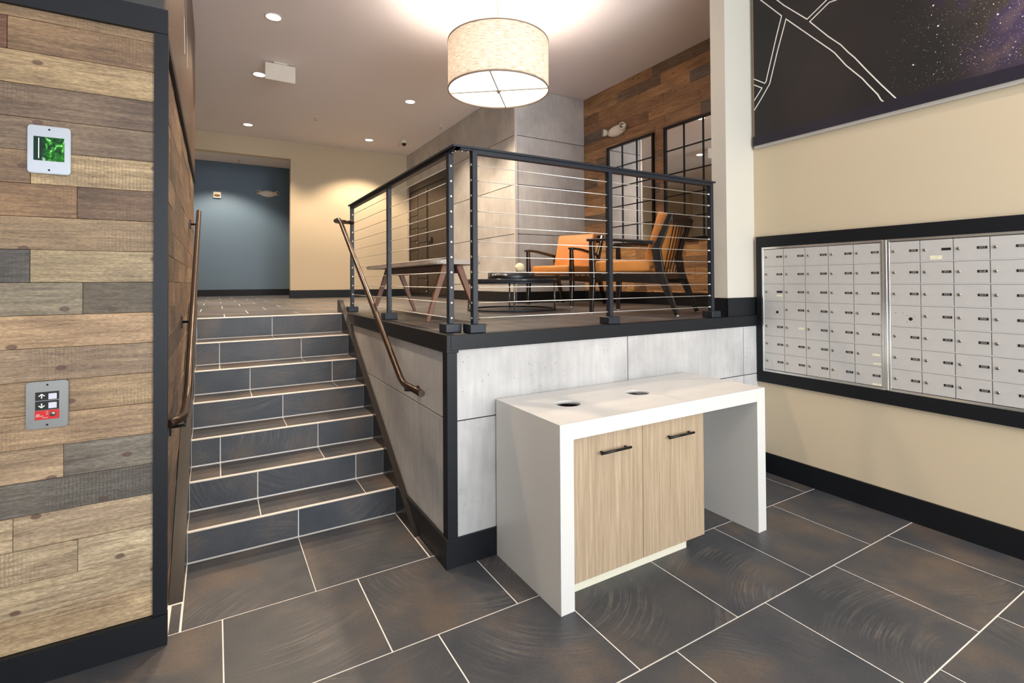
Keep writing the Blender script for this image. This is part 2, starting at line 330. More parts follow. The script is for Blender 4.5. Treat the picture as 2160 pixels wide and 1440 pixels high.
# ------------------------------------------------------------------ geometry helpers
class B:
    def __init__(s): s.bm = bmesh.new(); s.mi = 0
    def _tag(s, faces):
        for f in faces: f.material_index = s.mi
    def box(s, x0, x1, y0, y1, z0, z1, bevel=0, seg=1):
        r = bmesh.ops.create_cube(s.bm, size=1)
        vs = r['verts']
        bmesh.ops.scale(s.bm, vec=(x1-x0, y1-y0, z1-z0), verts=vs)
        bmesh.ops.translate(s.bm, vec=((x0+x1)/2, (y0+y1)/2, (z0+z1)/2), verts=vs)
        fs = {f for v in vs for f in v.link_faces}
        s._tag(fs)
        if bevel:
            es = list({e for v in vs for e in v.link_edges})
            rb = bmesh.ops.bevel(s.bm, geom=es, offset=bevel, segments=seg, affect='EDGES', profile=.5)
            s._tag(rb['faces'])
            vs = list({v for f in rb['faces'] for v in f.verts})
        return vs
    def bar(s, p0, p1, w0, h0, w1=None, h1=None, up=(0, 0, 1), bevel=0):
        """rectangular tapered bar from p0 to p1; width along side axis, height along up axis"""
        w1 = w0 if w1 is None else w1; h1 = h0 if h1 is None else h1
        p0, p1 = Vector(p0), Vector(p1); d = (p1-p0).normalized(); up = Vector(up)
        sd = d.cross(up).normalized(); u2 = sd.cross(d)
        vs = []
        for p, w_, h_ in ((p0, w0, h0), (p1, w1, h1)):
            for a, b in ((-1, -1), (1, -1), (1, 1), (-1, 1)):
                vs.append(s.bm.verts.new(p+sd*a*w_/2+u2*b*h_/2))
        fs = [s.bm.faces.new([vs[i] for i in q]) for q in ((3, 2, 1, 0), (4, 5, 6, 7), (0, 1, 5, 4), (1, 2, 6, 5), (2, 3, 7, 6), (3, 0, 4, 7))]
        s._tag(fs)
        if bevel:
            es = list({e for v in vs for e in v.link_edges})
            s._tag(bmesh.ops.bevel(s.bm, geom=es, offset=bevel, segments=1, affect='EDGES', profile=.5)['faces'])
    def tube(s, path, r, n=12, caps=True, radii=None):
        P = [Vector(p) for p in path]
        t0 = (P[1]-P[0]).normalized(); a = Vector((0, 0, 1)) if abs(t0.z) < .9 else Vector((1, 0, 0))
        nrm = t0.cross(a).normalized(); rings = []
        for i, p in enumerate(P):
            t = ((P[min(i+1, len(P)-1)]-P[max(i-1, 0)])).normalized()
            nrm = (nrm-t*nrm.dot(t)).normalized(); bn = t.cross(nrm)
            q = radii[i] if radii else r
            rings.append([s.bm.verts.new(p+(nrm*math.cos(2*PI*k/n)+bn*math.sin(2*PI*k/n))*q) for k in range(n)])
        for a_, b_ in zip(rings, rings[1:]):
            for k in range(n):
                f = s.bm.faces.new((a_[k], a_[(k+1) % n], b_[(k+1) % n], b_[k])); f.smooth = True; f.material_index = s.mi
        if caps:
            f1 = s.bm.faces.new(rings[0][::-1]); f2 = s.bm.faces.new(rings[-1]); s._tag((f1, f2))
    def lathe(s, prof, n=32, c=(0, 0, 0), axis='z', smooth=True, close=False):
        rings = []
        for r, z in prof:
            ring = []
            for k in range(n):
                a = 2*PI*k/n; x, y = r*math.cos(a), r*math.sin(a)
                v = {'z': (x, y, z), 'x': (z, x, y), 'y': (x, z, y)}[axis]
                ring.append(s.bm.verts.new((v[0]+c[0], v[1]+c[1], v[2]+c[2])))
            rings.append(ring)
        pr_ = list(zip(rings, rings[1:]))
        if close: pr_.append((rings[-1], rings[0]))
        for a_, b_ in pr_:
            for k in range(n):
                f = s.bm.faces.new((a_[k], a_[(k+1) % n], b_[(k+1) % n], b_[k])); f.smooth = smooth; f.material_index = s.mi
        if not close:
            for ring, (r, z) in ((rings[0], prof[0]), (rings[-1], prof[-1])):
                if r > 1e-5:
                    f = s.bm.faces.new(ring); f.material_index = s.mi
    def prism(s, poly, axis, a, b):
        """poly: 2D points in the plane normal to axis; extruded from a to b"""
        def P(q, d): return {'x': (d, q[0], q[1]), 'y': (q[0], d, q[1]), 'z': (q[0], q[1], d)}[axis]
        A = [s.bm.verts.new(P(q, a)) for q in poly]; Bv = [s.bm.verts.new(P(q, b)) for q in poly]
        n = len(poly); fs = [s.bm.faces.new(A), s.bm.faces.new(Bv[::-1])]
        for i in range(n): fs.append(s.bm.faces.new((A[i], Bv[i], Bv[(i+1) % n], A[(i+1) % n])))
        s._tag(fs)
    def mesh(s, name, mats):
        bmesh.ops.recalc_face_normals(s.bm, faces=s.bm.faces)
        me = D.meshes.new(name); s.bm.to_mesh(me); s.bm.free()
        for m in (mats if isinstance(mats, (list, tuple)) else [mats]): me.materials.append(m)
        return me
    def obj(s, name, mats, parent=None, loc=(0, 0, 0), rotz=0):
        return link(name, s.mesh(name, mats), parent, loc, rotz)

def link(name, me, parent=None, loc=(0, 0, 0), rotz=0):
    o = D.objects.new(name, me); o.location = loc; o.rotation_euler = (0, 0, rotz)
    if parent: o.parent = parent
    C.objects.link(o)
    return o
CACHE = {}
def piece(name, x0, x1, y0, y1, z0, z1, mat, parent=None, bevel=.0012, color=None, rotz=0):
    """box piece whose origin is its centre; alike pieces share mesh data"""
    dx, dy, dz = (round(v, 4) for v in (x1-x0, y1-y0, z1-z0))
    if rotz: dx, dy = dy, dx
    k = (name, dx, dy, dz, mat.name, bevel)
    if k not in CACHE:
        b = B(); b.box(-dx/2, dx/2, -dy/2, dy/2, -dz/2, dz/2, bevel=min(bevel, dx*.2, dy*.2, dz*.2)); CACHE[k] = b.mesh(name, mat)
    pl = parent.location if parent else Vector((0, 0, 0))
    o = link(name, CACHE[k], parent, Vector(((x0+x1)/2, (y0+y1)/2, (z0+z1)/2))-pl, rotz)
    if color: o.color = (*color, 1)
    return o
def boxo(name, x0, x1, y0, y1, z0, z1, mat, parent=None, bevel=0):
    return piece(name, x0, x1, y0, y1, z0, z1, mat, parent, bevel)
def thing(name, label, cat, loc=(0, 0, 0), rotz=0, group=None):
    o = D.objects.new(name, None); C.objects.link(o); o.location = loc; o.rotation_euler = (0, 0, rotz); o.empty_display_size = .1
    o['label'] = label; o['category'] = cat
    if group: o['group'] = group
    return o
def tag(o, label, cat, group=None):
    o['label'] = label; o['category'] = cat
    if group: o['group'] = group
    return o
def struct(o, label, cat='wall'):
    o['kind'] = 'structure'; o['label'] = label; o['category'] = cat
    return o
def text_mesh(txt, size, name='lettering', align='CENTER'):
    cu = D.curves.new(name, 'FONT'); cu.body = txt; cu.size = size; cu.align_x = align; cu.align_y = 'CENTER'; cu.resolution_u = 2
    o = D.objects.new(name, cu); C.objects.link(o)
    bpy.context.view_layer.update()
    me = D.meshes.new_from_object(o.evaluated_get(bpy.context.evaluated_depsgraph_get()))
    D.objects.remove(o); D.curves.remove(cu)
    return me

# ------------------------------------------------------------------ dimensions
Z1 = 1.2553            # upper floor
R1 = Z1/7              # riser
YP = 2.555             # platform front
XP = 1.085             # platform side face
XW = 3.82              # mailbox wall
ZC = 4.165             # ceiling
XL = -.195             # left stair wall
YB = 10.2              # back wall
T = .61
GX, GY = .0298, 2.716
G = .0028              # half grout gap
S0 = 3.339; TD = .2767
YT = S0+6*TD           # top nosing y = 4.999

# ------------------------------------------------------------------ setting: floors
fl = boxo('floor', -3.2, XW+.1, -3.5, YP+.9, -.12, -.0015, M['grout'])
struct(fl, 'lower lobby floor of large dark slate tiles with pale grout', 'floor')
def clip(a, b, lo, hi): return max(a, lo), min(b, hi)
def lay(parent, x0, x1, y0, y1, z, rows, xoff, skip=lambda *a: False, th=.012):
    for k in rows:
        ya, yb = GY+k*T if parent is fl else rows[k], 0
    return
def tiles(parent, row_list, off_fn, xlo, xhi, z, skip=None):
    for (k, ya, yb) in row_list:
        off = off_fn(k)
        n0 = math.floor((xlo-off)/T)-1
        for n in range(n0, n0+40):
            a, b = off+n*T, off+(n+1)*T
            if b <= xlo+.02 or a >= xhi-.02: continue
            a, b = clip(a, b, xlo, xhi)
            if skip:
                r_ = skip(a, b, ya, yb)
                if r_ is None: continue
                a, b, y0, y1 = r_
            else: y0, y1 = ya, yb
            piece('tile', a+(G if a > xlo else 0), b-(G if b < xhi else 0), y0+G, y1-G, z-.012, z, M['tile'], parent)
def low_skip(a, b, ya, yb):
    if ya >= YP-.01:                      # strip in front of the stairs only
        if b > 1.03+.3 and a > 1.03: return None
        if b < -.13: return None
        return max(a, -.13), min(b, 1.04), ya, yb
    if b <= XL+.0 and yb > 2.66: yb = 2.66
    if a >= 1.08 and yb > YP: yb = YP
    return a, b, ya, yb
rows = [(k, GY+k*T, GY+(k+1)*T) for k in range(-6, 0)]
tiles(fl, rows, lambda k: GX+T/3*((-k-1) % 3)+({0: T*2/3, 1: 0, 2: T/3}[0]-T*2/3)+0.0 if False else GX+{1: 0, 2: T/3, 0: 2*T/3}[(-k) % 3], -3.2, XW-.012, 0,
      lambda a, b, ya, yb: (a, b, ya, min(yb, YP if a > 1.05 else (2.665 if b < -.15 else yb))))
# row from y=2.716 to the first riser
for a, b in ((-.13, GX+2*T/3-.0), (GX+2*T/3, 1.037)):
    piece('tile', a+.001, b-G, GY+G, S0-.002, -.012, 0, M['tile'], fl)
piece('tile', 1.042, 1.078, YP+.165, 2.965, -.012, 0, M['tile'], fl)
piece('tile', -.178, -.138, GY+.003, 2.955, -.012, 0, M['tile'], fl)

fu = boxo('floor_upper', XP+.02, 4.62, YP+.02, 12.62, Z1-.08, Z1-.0015, M['grout'])
struct(fu, 'upper landing floor of slate tiles behind the cable railing', 'floor')
boxo('screed', -3.0, XP+.02, YT+.03, 12.62, Z1-.08, Z1-.0015, M['grout'], fu)
YU = 4.873
def up_rows(lo, hi):
    k0 = math.floor((lo-YU)/T)
    return [(k, max(YU+k*T, lo), min(YU+(k+1)*T, hi)) for k in range(k0, k0+30) if YU+k*T < hi-.03 and YU+(k+1)*T > lo+.03]
offu = lambda k: .07+T/3*(k % 3)
tiles(fu, up_rows(YP+.06, 5.76), offu, XP+.06, 4.585, Z1)          # seating platform
tiles(fu, up_rows(5.76, YB), offu, XP+.06, 3.42, Z1)
tiles(fu, up_rows(YT+.012, 6.3), offu, XL+.012, XP+.06, Z1)
tiles(fu, up_rows(6.3, YB), offu, -2.2, XP+.06, Z1)
tiles(fu, up_rows(YB, 12.58), offu, -1.0, 1.9, Z1)

# ------------------------------------------------------------------ setting: ceiling
ce = boxo('ceiling', -3.3, 4.8, -3.5, 12.8, ZC, ZC+.15, M['ceil'])
struct(ce, 'smooth pale ceiling with recessed lights', 'ceiling')

# ------------------------------------------------------------------ setting: walls
wl = boxo('wall_left', -3.2, XL-.012, 2.6885, 6.3, 0, ZC, M['blackmatte'])
struct(wl, 'left wall clad in reclaimed brown wood planks beside the stairs', 'wall')
PAL = [srgb(*c) for c in ((168, 138, 100), (176, 148, 108), (150, 120, 88), (184, 158, 120), (128, 112, 92), (140, 106, 74), (162, 146, 118), (190, 164, 126))]
def planks(parent, spans, zrows, face, x_or_y, th, mat, pal, axis='x'):
    """spans[i] = list of cuts along the run for row i"""
    for i, (z0, z1) in enumerate(zrows):
        cuts = spans(i)
        for a, b in zip(cuts, cuts[1:]):
            t = th+random.uniform(-.0015, .0015)
            c = pal(i, a, b)
            g = .0007
            if axis == 'x':
                piece('plank', a+g, b-g, x_or_y-t, x_or_y, z0+g, z1-g, mat, parent, .001, c)
            elif axis == 'y-':   # face towards -x
                piece('plank', x_or_y-t, x_or_y, a+g, b-g, z0+g, z1-g, mat, parent, .001, c, rotz=PI/2)
            else:                # face towards +x
                piece('plank', x_or_y, x_or_y+t, a+g, b-g, z0+g, z1-g, mat, parent, .001, c, rotz=PI/2)
fz = [(2.59, 2.66)]+[(2.59-.1295*(k+1), 2.59-.1295*k) for k in range(20)]
fcut = {1: [-.693], 5: [-.624], 6: [-.483], 8: [-.624], 9: [-.464], 14: [-.521], 16: [-.668], 17: [-.476]}
fcol = {0: (150, 120, 84), 1: (150, 118, 82), 2: (176, 148, 104), 3: (124, 100, 78), 4: (134, 110, 86), 5: (176, 146, 108), 6: (164, 124, 82), 7: (166, 138, 100),
        8: (172, 150, 110), 9: (150, 140, 114), 10: (196, 160, 116), 11: (160, 134, 104), 12: (178, 148, 106), 13: (178, 146, 108), 14: (186, 158, 122), 15: (104, 100, 92),
        16: (190, 168, 134), 17: (184, 164, 130), 18: (180, 160, 126), 19: (186, 160, 120)}
fcolR = {1: (146, 112, 76), 5: (182, 156, 112), 6: (118, 88, 62), 8: (178, 158, 116), 9: (104, 92, 72), 14: (122, 116, 104), 17: (188, 170, 136)}
fcolL = {1: (122, 74, 50), 5: (150, 118, 84), 8: (86, 82, 78)}
def fspan(i):
    c = [-2.4]+[-2.4+.45*j+random.uniform(-.1, .1) for j in range(1, 4)]+fcut.get(i, [])+[XL+.0]
    return sorted(c)
def fpal(i, a, b):
    if i in fcut and b > -.25: c = fcolR.get(i, fcol.get(i, (170, 140, 100)))
    elif i in fcut and b > -.75: c = fcolL.get(i, fcol.get(i, (170, 140, 100)))
    elif b > -.25: c = fcol.get(i, (170, 140, 100))
    else: c = random.choice(list(fcol.values()))
    m_ = sum(c)/3; c = [(.72*q+.28*m_*k)*.97 for q, k in zip(c, (1.14, 1.0, .84))]
    return srgb(*c)
planks(wl, fspan, fz, 0, 2.6885, .0135, M['wood'], fpal)
# the stair side of the same wall
sz = [(.0+.1295*k, .0+.1295*(k+1)) for k in range(20)]
def sspan(i):
    c = [2.672]
    while c[-1] < 6.2: c.append(c[-1]+random.uniform(.35, .75))
    c[-1] = 6.3
    return c
SPAL = [srgb(*c) for c in ((122, 102, 86), (136, 114, 94), (108, 93, 80), (126, 102, 82), (98, 86, 76), (140, 120, 98))]
planks(wl, sspan, sz, 0, XL-.012, .011, M['wood'], lambda *a: random.choice(SPAL), axis='y+')
# black trims on the left wall
tr = boxo('trim_1', -2.4, -.1785, 2.655, 2.688, 2.632, 2.737, M['black']); struct(tr, 'black horizontal trim capping the front planks of the left wall', 'trim')
tr = boxo('trim_2', -.228, -.178, 2.660, 2.7, .129, 2.632, M['black']); struct(tr, 'black vertical corner trim at the left wall edge', 'trim')
tr = boxo('trim_3', -.1945, -.179, 2.688, 6.31, 2.600, 2.645, M['black']); struct(tr, 'black trim rail above the stair side planks', 'trim')
tr = boxo('baseboard_left', -2.4, -.176, 2.650, 2.688, 0, .129, M['black']); struct(tr, 'tall black baseboard under the left plank wall', 'baseboard')
tag(boxo('mural_board', -2.4, -.196, 2.668, 2.688, 2.738, ZC, M['dust']), 'dusty black board above the top trim of the left plank wall', 'wall panel')
lb = thing('lacquered_board', 'glossy dark board high over the stairs reflecting the ceiling lights', 'wall panel', (-.196, 4.5, 2.74))
boxo('board_panel', -.2, -.188, 2.69, 6.3, 2.646, ZC, M['gloss'], lb)
rl_ = random.Random(11)
for k in range(5):
    y, z = 2.75+k*.38, 2.85+rl_.random()*.9
    b = B(); b.bar((.0085, y-4.5, z+.35-2.74), (.0085, y+.28-4.5, z+.12-2.74), .007, .003, up=(1, 0, 0)); b.bar((.0085, y+.28-4.5, z+.12-2.74), (.0085, y+.36-4.5, z-.12-2.74+.02), .007, .003, up=(1, 0, 0)); b.obj('map_line', M['alu'], lb)
# lower room enclosure and window wall behind the camera
struct(boxo('wall_far_left', -3.35, -3.2, -3.5, 2.7, 0, ZC, M['beigeside']), 'cream far left wall of the lower lobby')
wf = struct(boxo('wall_front', -3.2, 4.0, -3.5, -3.3, 0, .35, M['beigeside']), 'front wall with shopfront windows')
boxo('header', -3.2, 4.0, -3.5, -3.3, 3.6, ZC, M['beigeside'], wf)
for x0, x1 in ((-3.2, -2.9), (-.95, -.65), (1.25, 1.55), (3.45, 4.0)): boxo('pier', x0, x1, -3.5, -3.3, .35, 3.6, M['beigeside'], wf)
for i, (x0, x1) in enumerate(((-2.9, -.95), (-.65, 1.25), (1.55, 3.45))):
    b = B()
    for a in ((x0, x0+.05, .35, 3.6), (x1-.05, x1, .35, 3.6), (x0, x1, .35, .4), (x0, x1, 3.55, 3.6), (x0, x1, 2.6, 2.64)):
        b.box(a[0], a[1], -3.44, -3.36, a[2], a[3])
    struct(b.obj('window_%d' % (i+1), M['black']), 'black framed shopfront window %s' % ('left', 'middle', 'right')[i], 'window')

wr = struct(boxo('wall_right', XW, XW+.15, -3.5, YP+.3, 0, ZC, M['beige']), 'cream right wall carrying the mailboxes and the mural')
struct(boxo('baseboard_right', XW-.015, XW, -3.3, YP-.005, 0, .157, M['black']), 'tall black baseboard along the mailbox wall', 'baseboard')
wc = struct(boxo('wall_column', 3.468, 4.62, YP+.02, 2.71, Z1, ZC, M['beigeside']), 'cream wall end between the seating area and the mailboxes')
struct(boxo('baseboard_column', 3.455, XW, YP+.006, YP+.019, Z1, Z1+.148, M['black']), 'black baseboard at the foot of the cream wall end', 'baseboard')
struct(boxo('baseboard_nook', 3.455, 3.467, YP+.02, 2.72, Z1, Z1+.148, M['black']), 'black baseboard round the side of the cream wall end', 'baseboard')
# wood wall of the seating area
ww = struct(boxo('wall_seating', 4.605, 4.7, 2.71, 5.9, Z1, ZC, M['blackmatte']), 'wall of reclaimed wood planks behind the armchairs')
rz = [4.165-.1305*k for k in range(23)]
rz = [(rz[k+1], rz[k]) for k in range(22)]
cutsR = {0: [4.436], 1: [4.306, 5.068], 2: [3.867, 4.665, 5.446], 3: [4.256], 4: [3.726, 4.508, 5.61-.3], 5: [3.72, 4.239], 6: [4.391, 5.05], 7: [4.75, 5.5]}
RP = [srgb(*c) for c in ((150, 116, 84), (162, 126, 90), (126, 106, 88), (170, 132, 92), (142, 108, 78), (116, 104, 94), (178, 140, 100), (156, 120, 86))]
RPlow = [srgb(*c) for c in ((196, 150, 98), (178, 134, 88), (204, 160, 108), (160, 122, 86))]
lastc = [None]
def rpal(i, a, b):
    pool = RPlow if i > 15 else RP
    c = random.choice([q for q in pool if q != lastc[0]]); lastc[0] = c
    return c
def rspan(i):
    if i in cutsR: return [2.72]+([3.1] if i % 2 else [])+cutsR[i]+[5.775]
    c = [2.72]
    while c[-1] < 5.5: c.append(c[-1]+random.uniform(.4, .95))
    c[-1] = 5.775
    return c
planks(ww, rspan, [(max(z0, Z1+.02), z1) for z0, z1 in rz], 0, 4.605, .011, M['woodR'], rpal, axis='y-')
struct(boxo('baseboard_seating', 4.575, 4.594, 2.72, 5.78, Z1, Z1+.148, M['black']), 'black baseboard below the reclaimed plank wall', 'baseboard')

# concrete mass beside the hall
wcc = struct(boxo('wall_concrete', 3.445, 4.7, 5.80, 10.2, Z1, ZC, M['blackmatte']), 'wall of pale cast concrete panels between hall and armchairs')
zj = [Z1+.0, 1.50, 2.178, 2.84, 3.50, ZC]
for i in range(5):
    g = .004
    piece('panel', 3.462, 4.60, 5.78, 5.80, zj[i]+g, zj[i+1]-g, M['concrete'], wcc, .002)
    segs = [5.80, 7.15, 7.93] if i < 4 else [5.80, 7.15, 8.46, 9.77, 10.19]
    for a, b in zip(segs, segs[1:]):
        piece('panel', 3.43, 3.445, a+g, b-g, zj[i]+g, zj[i+1]-g, M['concrete'], wcc, .002)
    if i < 4: piece('panel', 3.43, 3.445, 10.075, 10.19, zj[i]+g, zj[i+1]-g, M['concrete'], wcc, .002)
tr = boxo('trim_4', 3.424, 3.460, 5.772, 5.80, Z1, ZC, M['alu']); struct(tr, 'slim metal corner trim on the upper concrete wall', 'trim')
th_ = B()
for i in range(1, 5):
    for y in (6.1, 6.5, 6.9): th_.lathe([(.0, 0), (.013, 0), (.013, -.006), (0, -.006)], 10, (3.431, y, (zj[i]+zj[i+1])/2-.2), 'x')
    for x in (3.75, 4.35): th_.lathe([(.0, 0), (.013, 0), (.013, .006), (0, .006)], 10, (x, 5.779, (zj[i]+zj[i+1])/2-.15), 'y')
th_.obj('tie_holes', M['dark'], wcc)['kind'] = 'stuff'
struct(boxo('baseboard_pillar', 3.44, 4.58, 5.762, 5.779, Z1, Z1+.148, M['black']), 'black baseboard below the concrete wall facing the armchairs', 'baseboard')
struct(boxo('baseboard_hall', 3.412, 3.429, 5.765, 7.95, Z1, Z1+.148, M['black']), 'black baseboard below the concrete wall along the hall', 'baseboard')

# back wall with the opening to the blue recess
wb = struct(boxo('wall_back', 1.20, 3.6, YB, YB+.15, Z1, ZC, M['beige']), 'beige back wall of the upper hall')
boxo('lintel', -3.0, 1.20, YB, YB+.15, 3.845, ZC, M['beige'], wb)
boxo('wall_pier', -3.0, -.75, YB, YB+.15, Z1, 3.845, M['beige'], wb)
struct(boxo('baseboard_back', 1.187, 3.43, YB-.016, YB, Z1, Z1+.148, M['black']), 'black baseboard along the beige back wall', 'baseboard')
struct(boxo('baseboard_jamb', 1.187, 1.199, YB, YB+.15, Z1, Z1+.148, M['black']), 'short black baseboard on the opening jamb', 'baseboard')
struct(boxo('wall_recess', -3.0, 4.7, 12.62, 12.77, Z1, ZC, M['blue']), 'slate blue wall at the end of the hall recess')
struct(boxo('baseboard_recess', -3.0, 2.2, 12.60, 12.62, Z1, Z1+.148, M['black']), 'black baseboard under the slate blue wall', 'baseboard')
struct(boxo('wall_recess_right', 2.2, 2.3, YB+.15, 12.62, Z1, ZC, M['beigeside']), 'cream side wall inside the recess')
struct(boxo('wall_hall_left', -3.1, -3.0, 6.3, 12.77, Z1, ZC, M['beigeside']), 'cream wall far down the left branch of the hall')

# ------------------------------------------------------------------ setting: platform front
pf = struct(boxo('wall_platform', XP+.015, 4.0, YP+.012, YP+.2, 0, Z1-.01, M['blackmatte']), 'platform front clad in pale cast concrete panels')
boxo('wall_backing', XP+.015, XP+.15, YP+.2, YT+.1, 0, Z1-.01, M['blackmatte'], pf)
g = .003
for a, b in ((1.135, 2.392), (2.392, 3.633), (3.633, XW)):
    piece('panel', a+g, b-g, YP, YP+.012, .783+g, 1.175, M['concrete'], pf, .0015)
for a, b in ((1.135, 1.77), (1.77, 3.633), (3.633, XW)):
    piece('panel', a+g, b-g, YP, YP+.012, .10, .783-g, M['concrete'], pf, .0015)
for a, b in ((YP+.005, 3.742), (3.742, YT+.03)):
    piece('panel', XP, XP+.015, a+g, b-g, .793+g, 1.165, M['concrete'], pf, .0015)
for a, b in ((YP+.005, 4.36), (4.36, YT+.03)):
    piece('panel', XP, XP+.015, a+g, b-g, .02, .793-g, M['concrete'], pf, .0015)
def tie_ring(parent, c, axis):
    b = B()
    b.lathe([(.010, -.0015), (.0135, -.0015), (.0135, .001), (.010, .001)], 16, c, axis, close=True)
    b.obj('tie_hole_ring', M['greyedge'], parent)
for x in (1.428, 2.047, 2.679, 3.312): tie_ring(pf, (x, YP-.0005, .936), 'y')
for y, z in ((2.839, .955), (2.857, .63), (2.86, .336), (4.052, .957)): tie_ring(pf, (XP-.0005, y, z), 'x')
tr = boxo('trim_5', XP+.012, XW-.004, YP-.012, YP+.06, 1.172, Z1+.001, M['black'], None, .002); struct(tr, 'black fascia edging the platform front', 'trim')
tr = boxo('trim_6', XP-.012, XP+.06, YP-.010, YT+.02, 1.158, Z1+.0015, M['black'], None, .002); struct(tr, 'black fascia edging the platform side above the stairs', 'trim')
b = B(); b.prism([(XP-.008, YP-.008), (1.135, YP-.008), (1.135, YP+.006), (XP+.004, YP+.006), (XP+.004, YP+.055), (XP-.008, YP+.055)], 'z', .15, 1.165)
struct(b.obj('trim_7', M['black']), 'black vertical corner trim of the platform', 'trim')
struct(boxo('baseboard_platform', XP-.022, XW-.002, YP-.014, YP+.002, 0, .155, M['black'], None, .002), 'tall black baseboard under the platform front', 'baseboard')
struct(boxo('baseboard_stair', XP-.021, XP-.002, YP-.010, 3.30, 0, .157, M['black'], None, .002), 'black baseboard on the platform side beside the stairs', 'baseboard')

# ------------------------------------------------------------------ stairs
st = thing('stairs', 'seven step staircase in dark slate tile with pale nosings', 'stairs', (.45, S0, 0))
XS0, XS1 = -.133, 1.037
J = {1: [.4365], 2: [.2331, .8431], 3: [.0298, .6398], 4: [.4365], 5: [.2331, .8431], 6: [.0298, .6398], 7: [.4365]}
for i in range(1, 8):
    y = S0+(i-1)*TD; z0, z1 = (i-1)*R1, i*R1
    yb_ = y+TD+.02 if i < 7 else y+.02
    s = boxo('step', XS0, XS1, y+.012, yb_, z0-.01 if i > 1 else 0, z1-.0075, M['grout'], st)
    sl = st.location+s.location
    class _P: location = sl
    def sub(name, x0, x1, y0, y1, za, zb, mat, bev=.001):
        o = piece(name, x0, x1, y0, y1, za, zb, mat, None, bev)
        o.parent = s; o.location = Vector(((x0+x1)/2, (y0+y1)/2, (za+zb)/2))-sl
        return o
    cs = [XS0]+J[i]+[XS1]
    for a, b in zip(cs, cs[1:]):
        sub('riser_tile', a+.004, b-.003, y+.003, y+.013, z0+.0065, z1-.012, M['tile'])
    if i < 7:
        cs = [XS0]+J[i+1]+[XS1]
        for a, b in zip(cs, cs[1:]):
            sub('tread_tile', a+.004, b-.003, y+.012, y+TD-.002, z1-.009, z1-.0015, M['tile'])
    sub('nosing', XS0, XS1, y-.003, y+.010, z1-.011, z1, M['nosing'], .003)
def stringer(x0, x1):
    b = B()
    b.prism([(2.968-S0, 0), (5.14-S0, 1.375), (5.21-S0, 1.375), (5.21-S0, Z1), (YT+.02-S0, Z1), (YT+.02-S0, Z1-.3), (S0+.35-S0, 0)], 'x', x0-.45, x1-.45)
    b.obj('stringer', M['stringer'], st)
stringer(-.192, -.134); stringer(1.038, 1.078)

# ------------------------------------------------------------------ cable railing
RY, RX_ = 2.61, 1.165
ZR = 2.312
rl = thing('cable_railing', 'black post and steel cable railing around the raised platform', 'railing', (RX_, RY, Z1))
def rb(): return B()
def roff(p): return (p[0]-RX_, p[1]-RY, p[2]-Z1)
cz = [2.213-.0876*k for k in range(11)]
posts = [(RX_, 2.705, 0, 'end'), (1.272, RY, 0, 'end'), (2.285, RY, 0, 'mid'), (3.318, RY, 0, 'end'), (RX_, 3.90, 0, 'mid'), (RX_, 5.14, 0, 'end')]
for n, (px, py, _, kind) in enumerate(posts):
    side = (px == RX_)
    b = rb(); b.box(-.0155, .0155, -.0195, .0195, 0, ZR-Z1-.012, .0015)
    po = b.obj('post', M['steelblack'], rl, (px-RX_, py-RY, 0))
    b = rb(); b.box(-.05, .05, -.05, .05, .001, .052, .004); b.obj('base_shoe', M['steelblack'], po)
    b = rb()
    for z in cz:
        zz = z-Z1
        if kind == 'mid': 
            if side: b.lathe([(0, 0), (.004, 0), (.004, -.003), (0, -.003)], 8, (0, -.0195, zz), 'y')
            else: b.lathe([(0, 0), (.004, 0), (.004, -.003), (0, -.003)], 8, (-.0155, 0, zz), 'x')
        elif side:
            sgn = -1 if n == 0 else -1
            b.lathe([(0, 0), (.0085, 0), (.0085, -.003), (.005, -.0045), (0, -.0045)], 12, (0, -.0195, zz), 'y')
            b.lathe([(0, 0), (.0045, 0), (.004, .012), (0, .012)], 10, (0, .0195 if n == 0 else -.0195-.012, zz), 'y')
        else:
            b.lathe([(0, 0), (.0085, 0), (.0085, -.003), (.005, -.0045), (0, -.0045)], 12, (-.0155, 0, zz), 'x')
            b.lathe([(0, 0), (.0045, 0), (.004, .014), (0, .014)], 10, (.0155 if n == 1 else -.0155-.014, 0, zz), 'x')
    b.obj('cable_fitting', M['plateblack'] if kind == 'mid' else M['nut'], po)
b = rb(); b.prism([roff((1.132, 2.577, 0))[:2], roff((3.345, 2.577, 0))[:2], roff((3.345, 2.640, 0))[:2], roff((1.197, 2.640, 0))[:2], roff((1.197, 5.17, 0))[:2], roff((1.132, 5.17, 0))[:2]], 'z', ZR-Z1-.012, ZR-Z1)
b.obj('top_rail', M['steelblack'], rl)
b = rb()
b.box(*[v for p in ((1.28-RX_, 3.33-RX_), (2.590-RY, 2.628-RY)) for v in p], ZR-Z1-.036, ZR-Z1-.012)
b.box(1.146-RX_, 1.184-RX_, 2.70-RY, 5.15-RY, ZR-Z1-.036, ZR-Z1-.012)
b.box(1.150-RX_, 1.28-RX_, 2.592-RY, 2.626-RY, ZR-Z1-.021, ZR-Z1-.012)
b.box(1.148-RX_, 1.182-RX_, 2.592-RY, 2.71-RY, ZR-Z1-.021, ZR-Z1-.012)
b.obj('rail_channel', M['steelblack'], rl)
b = rb()
for x, y in ((1.165, 2.665), (1.168, 2.628), (1.20, 2.609), (1.238, 2.609)): b.lathe([(0, 0), (.006, 0), (.0055, -.009), (0, -.010)], 10, (x-RX_, y-RY, ZR-Z1-.021))
b.obj('corner_screws', M['nut'], rl)
for z in cz:
    b = rb(); b.tube([roff((1.29, RY, z)), roff((3.30, RY, z))], .0025, 8); b.obj('cable', M['cable'], rl)
    b = rb(); b.tube([roff((RX_, 2.725, z)), roff((RX_, 5.12, z))], .0025, 8); b.obj('cable', M['cable'], rl)

